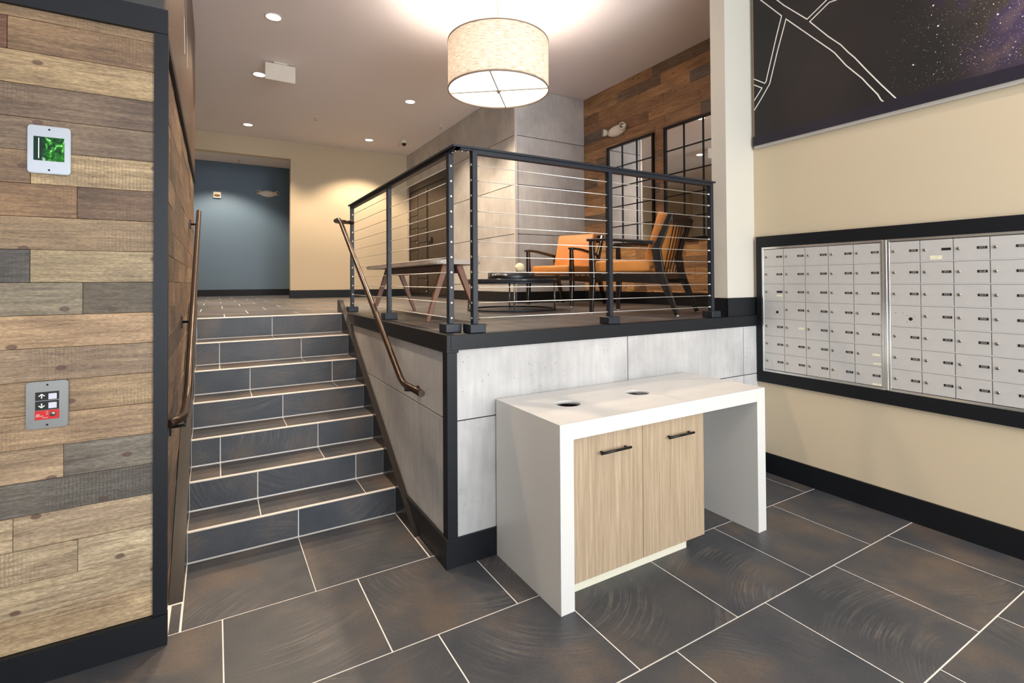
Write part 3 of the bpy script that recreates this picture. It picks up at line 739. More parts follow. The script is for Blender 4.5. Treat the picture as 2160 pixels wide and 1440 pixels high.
# ------------------------------------------------------------------ handrails
def fillet(P, r=.06, n=6):
    P = [Vector(p) for p in P]; out = [P[0]]
    for a, p, c in zip(P, P[1:], P[2:]):
        d1 = (a-p); d2 = (c-p); rr_ = min(r, d1.length*.45, d2.length*.45)
        q0 = p+d1.normalized()*rr_; q1 = p+d2.normalized()*rr_
        for k in range(n+1):
            t = k/n; out.append(q0*(1-t)**2+p*2*t*(1-t)+q1*t*t)
    out.append(P[-1]); return out
hr = thing('handrail', 'bronze tube handrail on the platform side of the stairs', 'handrail', (1.0, 3.1, 0), group='stair handrails')
o_ = Vector((1.0, 3.1, 0))
b = B(); b.tube([p-o_ for p in fillet([(1.17, 5.09, 2.135), (.985, 5.09, 2.135), (.992, 4.88, 2.135), (1.0, 3.07, .918), (1.0, 2.73, .918)], .07)], .0195, 14)
b.obj('rail_tube', M['bronze'], hr)
b = B(); b.tube([Vector(p)-o_ for p in ((1.0, 3.02, .915), (1.0, 3.02, .885), (1.075, 3.02, .872))], .008, 8); b.lathe([(0, 0), (.032, 0), (.032, .007), (0, .007)], 16, (.078, -.08, .872), 'x'); b.obj('bracket', M['handle'], hr)
b = B(); b.lathe([(0, 0), (.026, 0), (.026, .01), (0, .01)], 16, Vector((1.137, 5.09, 2.135))-o_, 'x'); b.obj('bracket', M['handle'], hr)
hl = thing('handrail', 'bronze tube handrail mounted on the left plank wall', 'handrail', (-.12, 3.1, 0), group='stair handrails')
o_ = Vector((-.12, 3.1, 0))
b = B(); b.tube([p-o_ for p in fillet([(-.128, 5.36, 2.19), (-.128, 3.24, .935), (-.128, 2.84, .92), (-.18, 2.74, .92)], .09)], .0195, 14)
b.obj('rail_tube', M['bronze'], hl)
for y, z in ((5.22, 2.11), (3.95, 1.345), (2.98, .90)):
    b = B(); b.tube([Vector(p)-o_ for p in ((-.128, y, z-.02), (-.128, y, z-.05), (-.188, y, z-.05))], .008, 8); b.box(-.190+.12, -.182+.12, y-.025-3.1, y+.025-3.1, z-.09, z-.01, .002); b.obj('bracket', M['handle'], hl)

# ------------------------------------------------------------------ counter and cabinet
ct = thing('waterfall_counter', 'white quartz waterfall counter with two round waste holes', 'counter', (2.15, 2.23, 0))
CX0, CX1, CY0, CY1, CZ = 1.371, 2.930, 1.918, 2.538, .878
ox, oy = 2.15, 2.23
holes = [(1.655, 2.240, .071), (2.170, 2.240, .071)]
def top_with_holes():
    bm = bmesh.new(); N_ = 28
    zs = (CZ, CZ-.02)
    # grid cells in x; each hole cell is bridged from its square to the circle
    xs = [CX0, 1.50, 1.81, 2.015, 2.325, CX1]
    ya, yb2 = 2.085, 2.395
    def V(x, y, z): return bm.verts.new((x-ox, y-oy, z))
    for z, flip in ((zs[0], False), (zs[1], True)):
        def quad(x0, x1, y0, y1):
            f = bm.faces.new([V(x0, y0, z), V(x1, y0, z), V(x1, y1, z), V(x0, y1, z)])
        quad(CX0, CX1, CY0, ya); quad(CX0, CX1, yb2, CY1)
        for k in (0, 2, 4): quad(xs[k], xs[k+1], ya, yb2)
        for (hx, hy, hr_), k in zip(holes, (1, 3)):
            x0, x1 = xs[k], xs[k+1]; ring = []; sq = []
            for j in range(N_):
                a = 2*PI*j/N_+PI/4; c, s_ = math.cos(a), math.sin(a); q = 1/max(abs(c), abs(s_))
                ring.append(V(hx+hr_*c, hy+hr_*s_, z))
                ex = (x1-x0)/2; mx_ = (x0+x1)/2; ey = (yb2-ya)/2; my = (ya+yb2)/2
                sq.append(V(mx_+ex*c*q, my+ey*s_*q, z))
            for j in range(N_): bm.faces.new((ring[j], ring[(j+1) % N_], sq[(j+1) % N_], sq[j]))
    for (hx, hy, hr_) in holes:
        a_ = [V(hx+hr_*math.cos(2*PI*j/N_+PI/4), hy+hr_*math.sin(2*PI*j/N_+PI/4), zs[0]) for j in range(N_)]
        b_ = [V(hx+hr_*math.cos(2*PI*j/N_+PI/4), hy+hr_*math.sin(2*PI*j/N_+PI/4), zs[1]-.0) for j in range(N_)]
        for j in range(N_):
            f = bm.faces.new((a_[j], a_[(j+1) % N_], b_[(j+1) % N_], b_[j])); f.smooth = True
    C4 = [(CX0, CY0), (CX1, CY0), (CX1, CY1), (CX0, CY1)]
    for (a, b) in zip(C4, C4[1:]+C4[:1]): bm.faces.new([V(*a, zs[0]), V(*b, zs[0]), V(*b, zs[1]), V(*a, zs[1])])
    bmesh.ops.remove_doubles(bm, verts=bm.verts, dist=.0004)
    bmesh.ops.recalc_face_normals(bm, faces=bm.faces)
    me = D.meshes.new('countertop'); bm.to_mesh(me); bm.free(); me.materials.append(M['quartz'])
    return me
link('countertop', top_with_holes(), ct)
for y0, y1 in ((CY0, CY0+.02), (CY1-.02, CY1)):
    b = B(); b.box(CX0+.078-ox, CX1-.078-ox, y0-oy, y1-oy, CZ-.078, CZ-.0202); b.obj('apron', M['quartz'], ct)
for x0, x1 in ((CX0, CX0+.078), (CX1-.078, CX1)):
    b = B(); b.box(x0-ox, x1-ox, CY0-oy, CY1-oy, 0, CZ-.0201); b.obj('side_panel', M['quartz'], ct)
cb = thing('cabinet', 'oak veneer two door cabinet under the white counter', 'cabinet', (1.92, 2.2, 0))
ox2, oy2 = 1.92, 2.2
b = B()
b.box(1.455-ox2, 1.475-ox2, 1.965-oy2, 2.50-oy2, .10, .798); b.box(2.372-ox2, 2.392-ox2, 1.965-oy2, 2.50-oy2, .10, .798)
b.box(1.475-ox2, 2.372-ox2, 2.48-oy2, 2.50-oy2, .10, .798); b.box(1.475-ox2, 2.372-ox2, 1.965-oy2, 2.48-oy2, .10, .12)
b.obj('carcass', M['oak'], cb)
b = B(); b.box(1.477-ox2, 2.370-ox2, 1.97-oy2, 2.47-oy2, .122, .70); b.obj('bin_liner', M['dark'], cb)
for x0, x1, hx in ((1.456, 1.9165, 1.715), (1.9195, 2.392, 2.185)):
    d = piece('door', x0, x1, 1.944, 1.964, .103, .797, M['oak'], None, .0015)
    d.parent = cb; d.location = Vector(((x0+x1)/2-ox2, 1.954-oy2, .45))
    b = B()
    lx = hx-(x0+x1)/2; lz = .703-.45
    b.tube([(lx-.098, -.037, lz), (lx+.098, -.037, lz)], .0065, 12)
    for k in (-1, 1): b.tube([(lx+k*.078, -.037, lz), (lx+k*.078, -.010, lz)], .0052, 10)
    b.obj('handle', M['handle'], d)
b = B(); b.box(1.456-ox2, 2.345-ox2, 2.035-oy2, 2.49-oy2, 0, .10); b.obj('toe_kick', M['toekick'], cb)

# ------------------------------------------------------------------ mailboxes
fr = B()
for a in ((.69, 2.547, 1.806, 1.895), (.69, 2.547, .722, .812), (2.500, 2.547, .812, 1.806), (.69, .744, .812, 1.806)):
    fr.box(3.795, XW-.0005, a[0], a[1], a[2], a[3], .0015)
tag(fr.obj('mailbox_surround', M['black']), 'wide black frame around the wall of mailboxes', 'frame')
def mailbox_door(parent, y0, y1, z0, z1, num, mode='box', origin=(0, 0, 0)):
    cy, cz_ = (y0+y1)/2, (z0+z1)/2
    d = piece('mailbox_door', 3.796, 3.803, y0+.0020, y1-.0020, z0+.005, z1-.004, M['alu'], None, 0)
    d.parent = parent; d.location = Vector((3.7995, cy, cz_))-Vector(origin)
    hw = (y1-y0)/2
    fx = -.0035
    if mode == 'outgoing':
        b = B(); b.lathe([(0, fx-.0006), (.011, fx-.0006), (.011, fx+.0005), (0, fx+.0005)], 16, (0, -hw+.055, -.018), 'x')
        for a, c in ((-.02, -.02), (-.02, .02), (.02, -.02), (.02, .02)): b.lathe([(0, fx-.0006), (.0022, fx-.0006), (.0022, fx+.0005), (0, fx+.0005)], 6, (0, -hw+.055+a, -.018+c), 'x')
        for a in (hw-.03, hw-.07): b.lathe([(0, fx-.0006), (.0022, fx-.0006), (.0022, fx+.0005), (0, fx+.0005)], 6, (0, a, .018), 'x')
        b.obj('keyhole', M['dark'], d); return d
    ly = hw-.024
    b = B(); b.lathe([(0, fx-.006), (.0075, fx-.006), (.0095, fx-.003), (.0095, fx), (0, fx)], 16, (0, ly, .004), 'x')
    b.mi = 1; b.box(fx-.0068, fx-.0058, ly-.0012, ly+.0012, 0, .009)
    b.obj('lock', [M['lockmetal'], M['dark']], d)
    # number plate with its digits
    ph, pw = .0075, .023
    pc = -hw+.034
    b = B(); b.box(fx-.0012, fx, pc-pw, pc+pw, .004-ph, .004+ph)
    if mode == 'box':
        tm = text_mesh(num, .0145)
        bm2 = bmesh.new(); bm2.from_mesh(tm)
        # text lies in XY: map X -> -y, Y -> z, seen from -x
        bmesh.ops.transform(bm2, matrix=Matrix(((0, 0, -1, fx-.0016), (-1, 0, 0, pc), (0, 1, 0, .004), (0, 0, 0, 1))), verts=bm2.verts)
        for f in bm2.faces: f.material_index = 1
        t_ = D.meshes.new('t'); bm2.to_mesh(t_); bm2.free(); b.bm.from_mesh(t_); D.meshes.remove(t_); D.meshes.remove(tm)
        me = D.meshes.new('number_plate'); b.bm.to_mesh(me); b.bm.free(); me.materials.append(M['plateblack']); me.materials.append(M['digit'])
        link('number_plate', me, d)
    else:
        b.obj('number_plate', M['plateblack'] if mode == 'blank' else M['sticker'], d)
    return d
def mailbox_unit(label, y1s, zt, zb_, first, blanks, ncol, group):
    yt = y1s[0]; yend = y1s[-1]
    org = (XW-.02, (yt+yend)/2, zb_)
    u = thing('mailbox_unit', label, 'mailboxes', org, 0, group)
    b = B()
    def bb(ya, yb_, za, zb2, x0=3.794, x1=3.806): b.box(x0-org[0], x1-org[0], ya-org[1], yb_-org[1], za-org[2], zb2-org[2], .001)
    bb(yend-.014, yt+.014, zt, zt+.016); bb(yend-.014, yt+.014, zb_-.016, zb_); bb(yt, yt+.014, zb_, zt); bb(yend-.014, yend, zb_, zt)
    b.obj('frame', M['alubright'], u)
    b = B(); b.box(3.806-org[0], XW-org[0]-.001, yend-.014-org[1], yt+.014-org[1], -.016, zt+.016-zb_); b.obj('back_box', M['plateblack'], u)
    P = (zt-zb_)/7; n = first
    for r_ in range(1, 7):
        b = B(); z = zt-P*r_
        b.box(3.7955-org[0], 3.8035-org[0], yend-org[1], yt-org[1], z-.0030-zb_, z+.004-zb_, .0008); b.obj('shelf_strip', M['alu'], u)
    for c in range(ncol):
        for r_ in range(7):
            mode = blanks.get((r_, c), 'box')
            ya, yb_ = y1s[c+1], y1s[c]
            z1_, z0_ = zt-P*r_, zt-P*(r_+1)
            mailbox_door(u, ya, yb_, z0_, z1_, str(n), mode, org)
            if mode != 'outgoing': n += 1
    return u
u1 = mailbox_unit('aluminium mailbox block nearest the platform, five columns of doors', [2.482-.1672*k for k in range(6)], 1.790, .828, 3201,
             {(3, 0): 'outgoing', (2, 0): 'blank', (4, 1): 'sticker', (5, 4): 'sticker'}, 5, 'mailbox blocks in the black frame')
u2 = mailbox_unit('aluminium mailbox block at the picture edge with a pasted label near its top', [1.594-.1668*k for k in range(6)], 1.790, .828, 3304,
             {(3, 0): 'outgoing', (0, 1): 'blank'}, 5, 'mailbox blocks in the black frame')
piece('divider', 3.792, 3.80, 1.610, 1.630, .815, 1.803, M['alubright'], None, .002)
dv = D.objects['divider']; dv.name = 'divider_strip'; dv.parent = u1; dv.location = dv.location-u1.location
for (ya, yb_, za, zb2, u) in ((1.315, 1.375, 1.664, 1.688, u2), (2.325, 2.372, 1.415, 1.428, u1), (1.650, 1.705, .835, .848, u1), (1.652, 1.70, .975, .985, u1)):
    b = B(); b.box(3.7950-u.location.x, 3.7958-u.location.x, ya-u.location.y, yb_-u.location.y, za-u.location.z, zb2-u.location.z); b.obj('label_strip', M['sticker'], u)

# ------------------------------------------------------------------ night sky mural
CAM0 = Vector((0, 0, HC))
def wallpt(px, py, x):
    d = fw+rr*((px-CXP)/FPX)-uu*((py-CYP)/FPX); t = x/d.x
    return CAM0+d*t
mo = Vector((3.80, .9, 3.2))
mu = thing('wall_mural', 'black night sky mural with white street map lines over the mailboxes', 'mural', mo)
b = B(); b.box(-.012, .0195, -2.2, 2.540-.9, 2.715-3.2, ZC-3.2-.004); b.obj('mural_panel', M['mural'], mu)
b = B(); b.box(-.016, .0195, -2.2, 2.552-.9, 2.640-3.2, 2.714-3.2); b.obj('base_band', M['muralflat'], mu)
b = B(); b.box(-.006, .0195, -2.2, 2.548-.9, 2.615-3.2, 2.639-3.2); b.obj('lower_edge', M['greyedge'], mu)
def mpx(a, b_): return (1560+a/4.5, b_/4.5)
lines = [[(-260, -300), (200, 0), (398, 150), (350, 340), (250, 775), (238, 790), (60, 720)],
         [(1365, 965), (1340, 945), (1310, 895), (1215, 800), (1165, 745), (1010, 620), (900, 500), (860, 470), (440, 180), (360, 480), (285, 795), (200, 945), (100, 1110)],
         [(0, -330), (200, -140), (355, 0), (420, 50), (640, 182), (825, 0), (1010, -170)],
         [(1485, 935), (1340, 800), (1210, 670), (1090, 545), (1030, 495), (960, 425), (840, 345), (665, 205), (850, 22), (915, 0), (1200, -110)],
         [(60, 775), (212, 835), (170, 905), (100, 1010)]]
for L_ in lines:
    b = B(); P = [wallpt(*mpx(*q), 3.786) for q in L_]
    P = [p for p in P]
    wd = .0036
    poly = []
    for i, p in enumerate(P):
        a = P[max(i-1, 0)]; c = P[min(i+1, len(P)-1)]
        d1 = (p-a).normalized() if i else (c-p).normalized(); d2 = (c-p).normalized() if i < len(P)-1 else d1
        nn = (Vector((0, -d1.z, d1.y))+Vector((0, -d2.z, d2.y)))
        nn = nn.normalized(); k = 1/max(.5, nn.dot(Vector((0, -d1.z, d1.y)).normalized()))
        poly.append((p+nn*wd*k-mo, p-nn*wd*k-mo))
    vs = [(b.bm.verts.new(q[0]), b.bm.verts.new(q[1])) for q in poly]
    for (a, c), (d_, e) in zip(vs, vs[1:]): b.bm.faces.new((a, c, e, d_))
    # keep only what lies on the panel
    for co, no in (((0, 2.539-.9, 0), (0, 1, 0)), ((0, 0, ZC-3.2-.01), (0, 0, 1)), ((0, 0, 2.717-3.2), (0, 0, -1))):
        bmesh.ops.bisect_plane(b.bm, geom=b.bm.verts[:]+b.bm.edges[:]+b.bm.faces[:], plane_co=co, plane_no=no, clear_outer=True)
    ex = bmesh.ops.extrude_face_region(b.bm, geom=b.bm.faces[:])
    bmesh.ops.translate(b.bm, vec=(.0025, 0, 0), verts=[v for v in ex['geom'] if isinstance(v, bmesh.types.BMVert)])
    b.obj('map_line', M['white'], mu)
b = B(); rs = random.Random(3)
for k in range(3200):
    y = rs.gauss(.85, .36); z = rs.uniform(2.74, ZC-.02)
    if rs.random() < .5: z = 2.74+abs(rs.gauss(0, .35))
    if y > 1.6 or y < -.6 or z > ZC-.02: continue
    r_ = rs.choice((.0006, .0008, .001, .0013)) if rs.random() < .93 else rs.choice((.002, .003)) if rs.random() < .95 else .0055
    vs = [b.bm.verts.new((-.0128, y-.9+r_*math.cos(a), z-3.2+r_*math.sin(a))) for a in [PI/3*j for j in range(6)]]
    b.bm.faces.new(vs)
b.obj('stars', M['white'], mu)['kind'] = 'stuff'

# ------------------------------------------------------------------ drum pendant
LX, LY = 2.21, 4.01
LZ0, LZ1, LR = 3.272, 3.71, .455
lp = thing('drum_pendant', 'large linen drum pendant lamp glowing above the platform', 'lamp', (LX, LY, LZ0))
hgt = LZ1-LZ0
b = B(); b.lathe([(LR, .012), (LR, hgt-.012)], 72); 
for f in [f for f in b.bm.faces if len(f.verts) > 4]: b.bm.faces.remove(f)
b.obj('lamp_shade', M['shade'], lp)
for z in (0, hgt-.012):
    b = B(); b.lathe([(LR+.003, z), (LR+.003, z+.012), (LR-.006, z+.012), (LR-.006, z)], 72, close=True); b.obj('rim', M['shaderim'], lp)
b = B(); b.lathe([(0, .020), (LR-.008, .020)], 72, smooth=False); 
for f in [f for f in b.bm.faces if len(f.verts) > 4]: b.bm.faces.remove(f)
b.obj('diffuser', M['diffuser'], lp)
for a in (math.radians(-38), math.radians(52)):
    b = B(); c, s_ = math.cos(a)*(LR-.004), math.sin(a)*(LR-.004)
    b.bar((-c, -s_, .006), (c, s_, .006), .009, .008); b.obj('cross_bar', M['bar'], lp)
b = B(); b.lathe([(0, -.022), (.010, -.016), (.012, -.004), (.026, 0), (.026, .006), (0, .006)], 20); b.obj('finial', M['chrome'], lp)
b = B(); b.tube([(0, 0, .03), (0, 0, ZC-LZ0-.02)], .008, 12); b.obj('stem', M['bar'], lp)
b = B(); b.lathe([(0, ZC-LZ0), (.07, ZC-LZ0), (.07, ZC-LZ0-.018), (.02, ZC-LZ0-.03), (0, ZC-LZ0-.03)], 32); b.obj('canopy', M['ring'], lp)
light('POINT', 'pendant_bulb', (LX, LY, LZ0+.20), 58, (1, .90, .80), shadow_soft_size=.12)

# ------------------------------------------------------------------ recessed lights
dl = [(.49, 5.47, 'recessed downlight nearest the stairs, first of the left row'), (.47, 7.08, 'recessed downlight beside the white hanging sign'),
      (.46, 9.43, 'recessed downlight farthest back above the blue recess opening'), (2.43, 9.36, 'recessed downlight throwing a cone on the beige back wall'),
      (2.43, 7.07, 'recessed downlight between the drum lamp and the sprinkler')]
extra = [(2.43, 5.47), (.49, 3.6), (.4, -.6), (2.2, -.6), (3.0, .5), (.12, 11.66)]
for x, y, lab in dl+[(x, y, l_) for (x, y), l_ in zip(extra, ('recessed downlight hidden behind the drum pendant', 'recessed downlight right over the foot of the stairs', 'added lobby downlight out of view over the entrance side', 'added lobby downlight out of view in front of the counter', 'added lobby downlight out of view near the mailboxes', 'recessed downlight inside the blue recess'))]:
    t = thing('downlight', lab, 'ceiling light', (x, y, ZC), 0, 'recessed ceiling downlights' )
    b = B(); b.lathe([(.066, -.001), (.082, -.001), (.080, -.006), (.066, -.004)], 32, close=True); b.obj('trim_ring', M['ring'], t)
    b = B(); b.lathe([(0, -.003), (.066, -.003)], 32, smooth=False)
    for f in [f for f in b.bm.faces if len(f.verts) > 4]: b.bm.faces.remove(f)
    b.obj('lens', M['lens'], t)
    e = 175
    if y < 3: e = 40
    if (x, y) == (2.43, 9.36): e = 230
    if (x, y) == (2.43, 5.47): e = 300
    if y > 11: e = 300
    light('SPOT', 'downlight_beam', (x, y, ZC-.02), e, NEUT if y < 3 else WARM, (0, 0, 0), spot_size=math.radians(118), spot_blend=.45, shadow_soft_size=.06)

# ------------------------------------------------------------------ ceiling fittings
t = thing('exit_sign', 'blank white back of a sign hanging from the hall ceiling', 'sign', (.665, 6.6, ZC))
b = B(); b.box(-.165, .165, -.012, .012, -.215, -.016, .003); b.obj('sign_panel', M['plastic'], t)
b = B(); b.box(-.075, .075, -.03, .03, -.016, 0, .003); b.obj('canopy', M['plastic'], t)
t = thing('security_camera', 'small white dome security camera near the back of the hall', 'camera', (2.995, 9.07, ZC))
b = B(); b.lathe([(0, 0), (.06, 0), (.062, -.05), (.045, -.06), (0, -.06)], 28); b.obj('housing', M['plastic'], t)
b = B(); b.lathe([(.045, -.058), (.040, -.082), (.024, -.10), (0, -.106)], 24)
b.obj('dome', M['plasticdark'], t)
for (x, y, z, lab) in ((1.355, 8.47, ZC, 'fire sprinkler head in the middle of the hall ceiling'), (3.25, 7.91, ZC, 'fire sprinkler head beside the concrete wall'), (.43, 12.2, ZC, 'fire sprinkler head inside the blue recess')):
    t = thing('sprinkler', lab, 'sprinkler', (x, y, z), 0, 'fire sprinkler heads')
    b = B(); b.lathe([(0, 0), (.034, 0), (.032, -.006), (.01, -.010), (0, -.010)], 20); b.obj('escutcheon', M['ring'], t)
    b = B(); b.tube([(0, 0, -.008), (0, 0, -.028)], .008, 8); b.tube([(-.010, 0, -.028), (-.012, 0, -.042), (0, 0, -.054)], .0022, 6); b.tube([(.010, 0, -.028), (.012, 0, -.042), (0, 0, -.054)], .0022, 6)
    b.lathe([(0, -.054), (.018, -.054), (.018, -.057), (0, -.057)], 14); b.obj('sprinkler_head', M['lockmetal'], t)

def emergency_light(label, loc, rotz):
    """local: wall behind at +y, faces -y"""
    t = thing('emergency_light', label, 'emergency light', loc, rotz, 'twin head emergency lights')
    b = B()
    n = 24; rings = []
    for d, s_ in ((0, 1.0), (-.03, 1.0), (-.05, .86), (-.058, .5)):
        rings.append([b.bm.verts.new((.165*s_*math.cos(2*PI*k/n), d, .072*s_*math.sin(2*PI*k/n))) for k in range(n)])
    for a_, b_ in zip(rings, rings[1:]):
        for k in range(n):
            f = b.bm.faces.new((a_[k], a_[(k+1) % n], b_[(k+1) % n], b_[k])); f.smooth = True
    b.bm.faces.new(rings[0]); b.bm.faces.new(rings[-1])
    b.obj('housing', M['plastic'], t)
    for k in (-1, 1):
        b = B(); b.lathe([(0, -.040), (.034, -.042), (.046, -.062), (.048, -.10), (.040, -.105)], 24, (0, 0, 0), 'y')
        b.mi = 1; b.lathe([(0, -.1065), (.033, -.1060), (.034, -.104)], 24, (0, 0, 0), 'y')
        b.obj('lamp_head', [M['plastic'], M['lockmetal']], t, (k*.150, -.0, .012), k*.35)
    return t
emergency_light('white twin head emergency light on the wood plank wall', (4.592, 5.06, 3.53), -PI/2)
emergency_light('white twin head emergency light on the blue wall', (1.01, 12.62, 3.545), 0)
t = thing('alarm_strobe', 'square cream alarm strobe on the blue wall', 'alarm', (.03, 12.615, 3.44))
b = B(); b.box(-.07, .07, -.03, 0, -.065, .065, .006); b.obj('backplate', M['plastic'], t)
b = B(); b.box(-.052, .052, -.052, -.030, -.030, .012, .008); b.obj('strobe_lens', M['amber'], t)

# ------------------------------------------------------------------ parcel lockers
lk = thing('parcel_locker', 'dark bronze parcel locker built into the concrete wall', 'locker', (3.445, 9.0, Z1))
lo = Vector((3.445, 9.0, Z1))
def lbx(name, x0, x1, y0, y1, z0, z1, mat, bev=.002, parent=lk):
    b = B(); b.box(x0-lo.x, x1-lo.x, y0-lo.y, y1-lo.y, z0-lo.z, z1-lo.z, bev); return b.obj(name, mat, parent)
b = B()
for a in ((7.935, 10.07, 3.365, 3.498), (10.0, 10.07, Z1, 3.365), (7.935, 7.98, Z1, 3.365)):
    b.box(3.424-lo.x, 3.4445-lo.x, a[0]-lo.y, a[1]-lo.y, a[2]-lo.z, a[3]-lo.z, .002)
b.obj('frame', M['locker'], lk)
lbx('back_panel', 3.4405, 3.4445, 7.98, 10.0, Z1, 3.365, M['plateblack'])
rowsL = [Z1+.06, 1.40, 1.61, 1.85, 2.30, 2.58, 2.975, 3.33]
def ldoor(y0, y1, z0, z1, knob=True):
    d = piece('door', 3.431, 3.440, y0+.006, y1-.006, z0+.006, z1-.006, M['locker'], None, .002)
    d.parent = lk; d.location = Vector((3.4355, (y0+y1)/2, (z0+z1)/2))-lo
    if knob:
        b = B(); b.lathe([(0, -.011), (.012, -.011), (.012, -.004), (0, -.004)], 12, (0, -(y1-y0)/2+.03, (z1-z0)/2-.04), 'x'); b.obj('lock', M['nut'], d)
for a, b_ in zip(rowsL, rowsL[1:]): ldoor(9.06, 9.545, a, b_)
for a, b_ in zip([Z1+.06, 2.17, 2.36, 2.61, 2.86], [2.17, 2.36, 2.61, 2.86, 3.33]): ldoor(9.555, 9.99, a, b_)
ldoor(7.985, 8.985, Z1+.06, 3.33, False)
b = B(); b.box(3.415-lo.x, 3.431-lo.x, 8.79-lo.y, 8.82-lo.y, 2.25-lo.z, 2.37-lo.z, .003); b.box(3.419-lo.x, 3.431-lo.x, 8.90-lo.y, 8.93-lo.y, 2.24-lo.z, 2.31-lo.z, .003); b.obj('handle', M['dark'], lk)

# ------------------------------------------------------------------ mirrors
def mirror(label, y0, y1, z0, z1, rowsz):
    cy = (y0+y1)/2
    t = thing('wall_mirror', label, 'mirror', (4.592, cy, z0), 0, 'window pane mirrors')
    xw = 0
    b = B()
    for a in ((y0-cy, y1-cy, 0, .028), (y0-cy, y1-cy, z1-z0-.028, z1-z0), (y0-cy, y0-cy+.028, .028, z1-z0-.028), (y1-cy-.028, y1-cy, .028, z1-z0-.028)):
        b.box(-.028, 0, *a)
    b.obj('frame', M['handle'], t)
    ys = [y0-cy+.028+(y1-y0-.056)*k/3 for k in range(4)]
    zs = [.028]+[z-z0 for z in rowsz]+[z1-z0-.028]
    for a, c in zip(ys, ys[1:]):
        for d_, e in zip(zs, zs[1:]):
            k = ('pane', round(c-a, 3), round(e-d_, 3))
            if k not in CACHE:
                bb = B(); bb.box(-.004, 0, -(c-a)/2, (c-a)/2, -(e-d_)/2, (e-d_)/2); CACHE[k] = bb.mesh('mirror_pane', M['mirror'])
            link('mirror_pane', CACHE[k], t, (-.006, (a+c)/2, (d_+e)/2))
    for y in ys[1:-1]:
        b = B(); b.box(-.020, -.0101, y-.006, y+.006, .028, z1-z0-.028); b.obj('muntin', M['handle'], t)
    for z in zs[1:-1]:
        b = B(); b.box(-.021, -.0102, ys[0], ys[-1], z-.006, z+.006); b.obj('muntin', M['handle'], t)
mirror('black framed window pane mirror directly below the emergency light', 4.405, 5.255, 2.00, 3.345, [2.26, 2.525, 2.785, 3.05])
mirror('black framed window pane mirror partly hidden by the cream wall end', 3.39, 4.24, 2.00, 3.355, [2.265, 2.525, 2.785, 3.065])

# ------------------------------------------------------------------ armchairs
def cushion(b, x0, x1, y0, y1, z0, z1, r=.028):
    for v in b.box(x0, x1, y0, y1, z0, z1, r, 3): pass
    for f in b.bm.faces: f.smooth = True
def armchair(label, loc, rotz):
    t = thing('armchair', label, 'armchair', loc, rotz, 'orange lounge chairs')
    # seat
    b = B(); cushion(b, -.265, .265, -.145, .36, .365, .470, .022); s = b.obj('seat_cushion', M['leather'], t)
    # back cushion: slab leaning back, built flat then rotated
    b = B(); cushion(b, -.262, .262, -.05, .05, 0, .475, .024)
    bmesh.ops.rotate(b.bm, cent=(0, 0, 0), matrix=Matrix.Rotation(math.radians(-17), 3, 'X'), verts=b.bm.verts)
    for v in b.bm.verts: v.co.y = -v.co.y if False else v.co.y
    bmesh.ops.rotate(b.bm, cent=(0, 0, 0), matrix=Matrix.Rotation(math.radians(34), 3, 'X'), verts=b.bm.verts)
    bmesh.ops.translate(b.bm, vec=(0, -.125, .405), verts=b.bm.verts)
    b.obj('back_cushion', M['leather'], t)
    for sx in (-1, 1):
        x = sx*.305
        # front leg rising to the arm
        b = B(); b.bar((x, .375, 0.008), (x, .36, .31), .030, .032, .046, .052, up=(0, 1, 0), bevel=.004)
        b.bar((x, .36, .31), (x, .37, .645), .046, .052, .034, .036, up=(0, 1, 0), bevel=.004)
        b.obj('front_leg', M['ebony'], t)
        # rear leg: foot back, knee forward, then up to the top rail
        b = B(); b.bar((x, -.385, .008), (x, -.245, .36), .030, .034, .038, .072, up=(0, 1, 0), bevel=.004)
        b.bar((x, -.250, .34), (x, -.215, .57), .036, .066, .036, .075, up=(0, 1, 0), bevel=.004)
        b.bar((x, -.212, .53), (x, -.345, .845), .034, .062, .028, .040, up=(0, 1, 0), bevel=.004)
        b.obj('rear_leg', M['ebony'], t)
        b = B()
        b.bar((x*1.02, .405, .655), (x*1.02, .18, .650), .062, .022, .058, .024, bevel=.006)
        b.bar((x*1.02, .19, .650), (x, -.20, .605), .058, .024, .030, .034, bevel=.006)
        b.obj('armrest', M['ebony'], t)
        b = B(); b.bar((x, .37, .322), (x, -.26, .305), .026, .060, .026, .086, bevel=.003); b.obj('side_rail', M['ebony'], t)
        b = B(); b.tube([(x, .375, 0), (x, .375, .010)], .012, 10); b.tube([(x, -.385, 0), (x, -.385, .010)], .012, 10); b.obj('glides', M['plastic'], t)
    b = B(); b.bar((-.30, .345, .325), (.30, .345, .325), .024, .055, bevel=.003); b.obj('front_rail', M['ebony'], t)
    b = B(); b.bar((-.30, -.25, .33), (.30, -.25, .33), .024, .055, bevel=.003); b.obj('rear_rail', M['ebony'], t)
    b = B(); b.bar((-.31, -.342, .808), (.31, -.342, .808), .022, .095, bevel=.004); b.obj('top_rail', M['ebony'], t)
    for k in range(6):
        x = -.2+.40*k/5
        b = B(); b.bar((x, -.240, .335), (x, -.345, .80), .010, .007, up=(0, 1, 0)); b.obj('back_slat', M['ebony'], t)
    return t
armchair('orange armchair seen from behind, close to the railing', (3.318, 3.329, Z1), math.radians(25.5))
armchair('orange armchair facing the round table, in the concrete corner', (3.668, 4.968, Z1), math.radians(110.6))

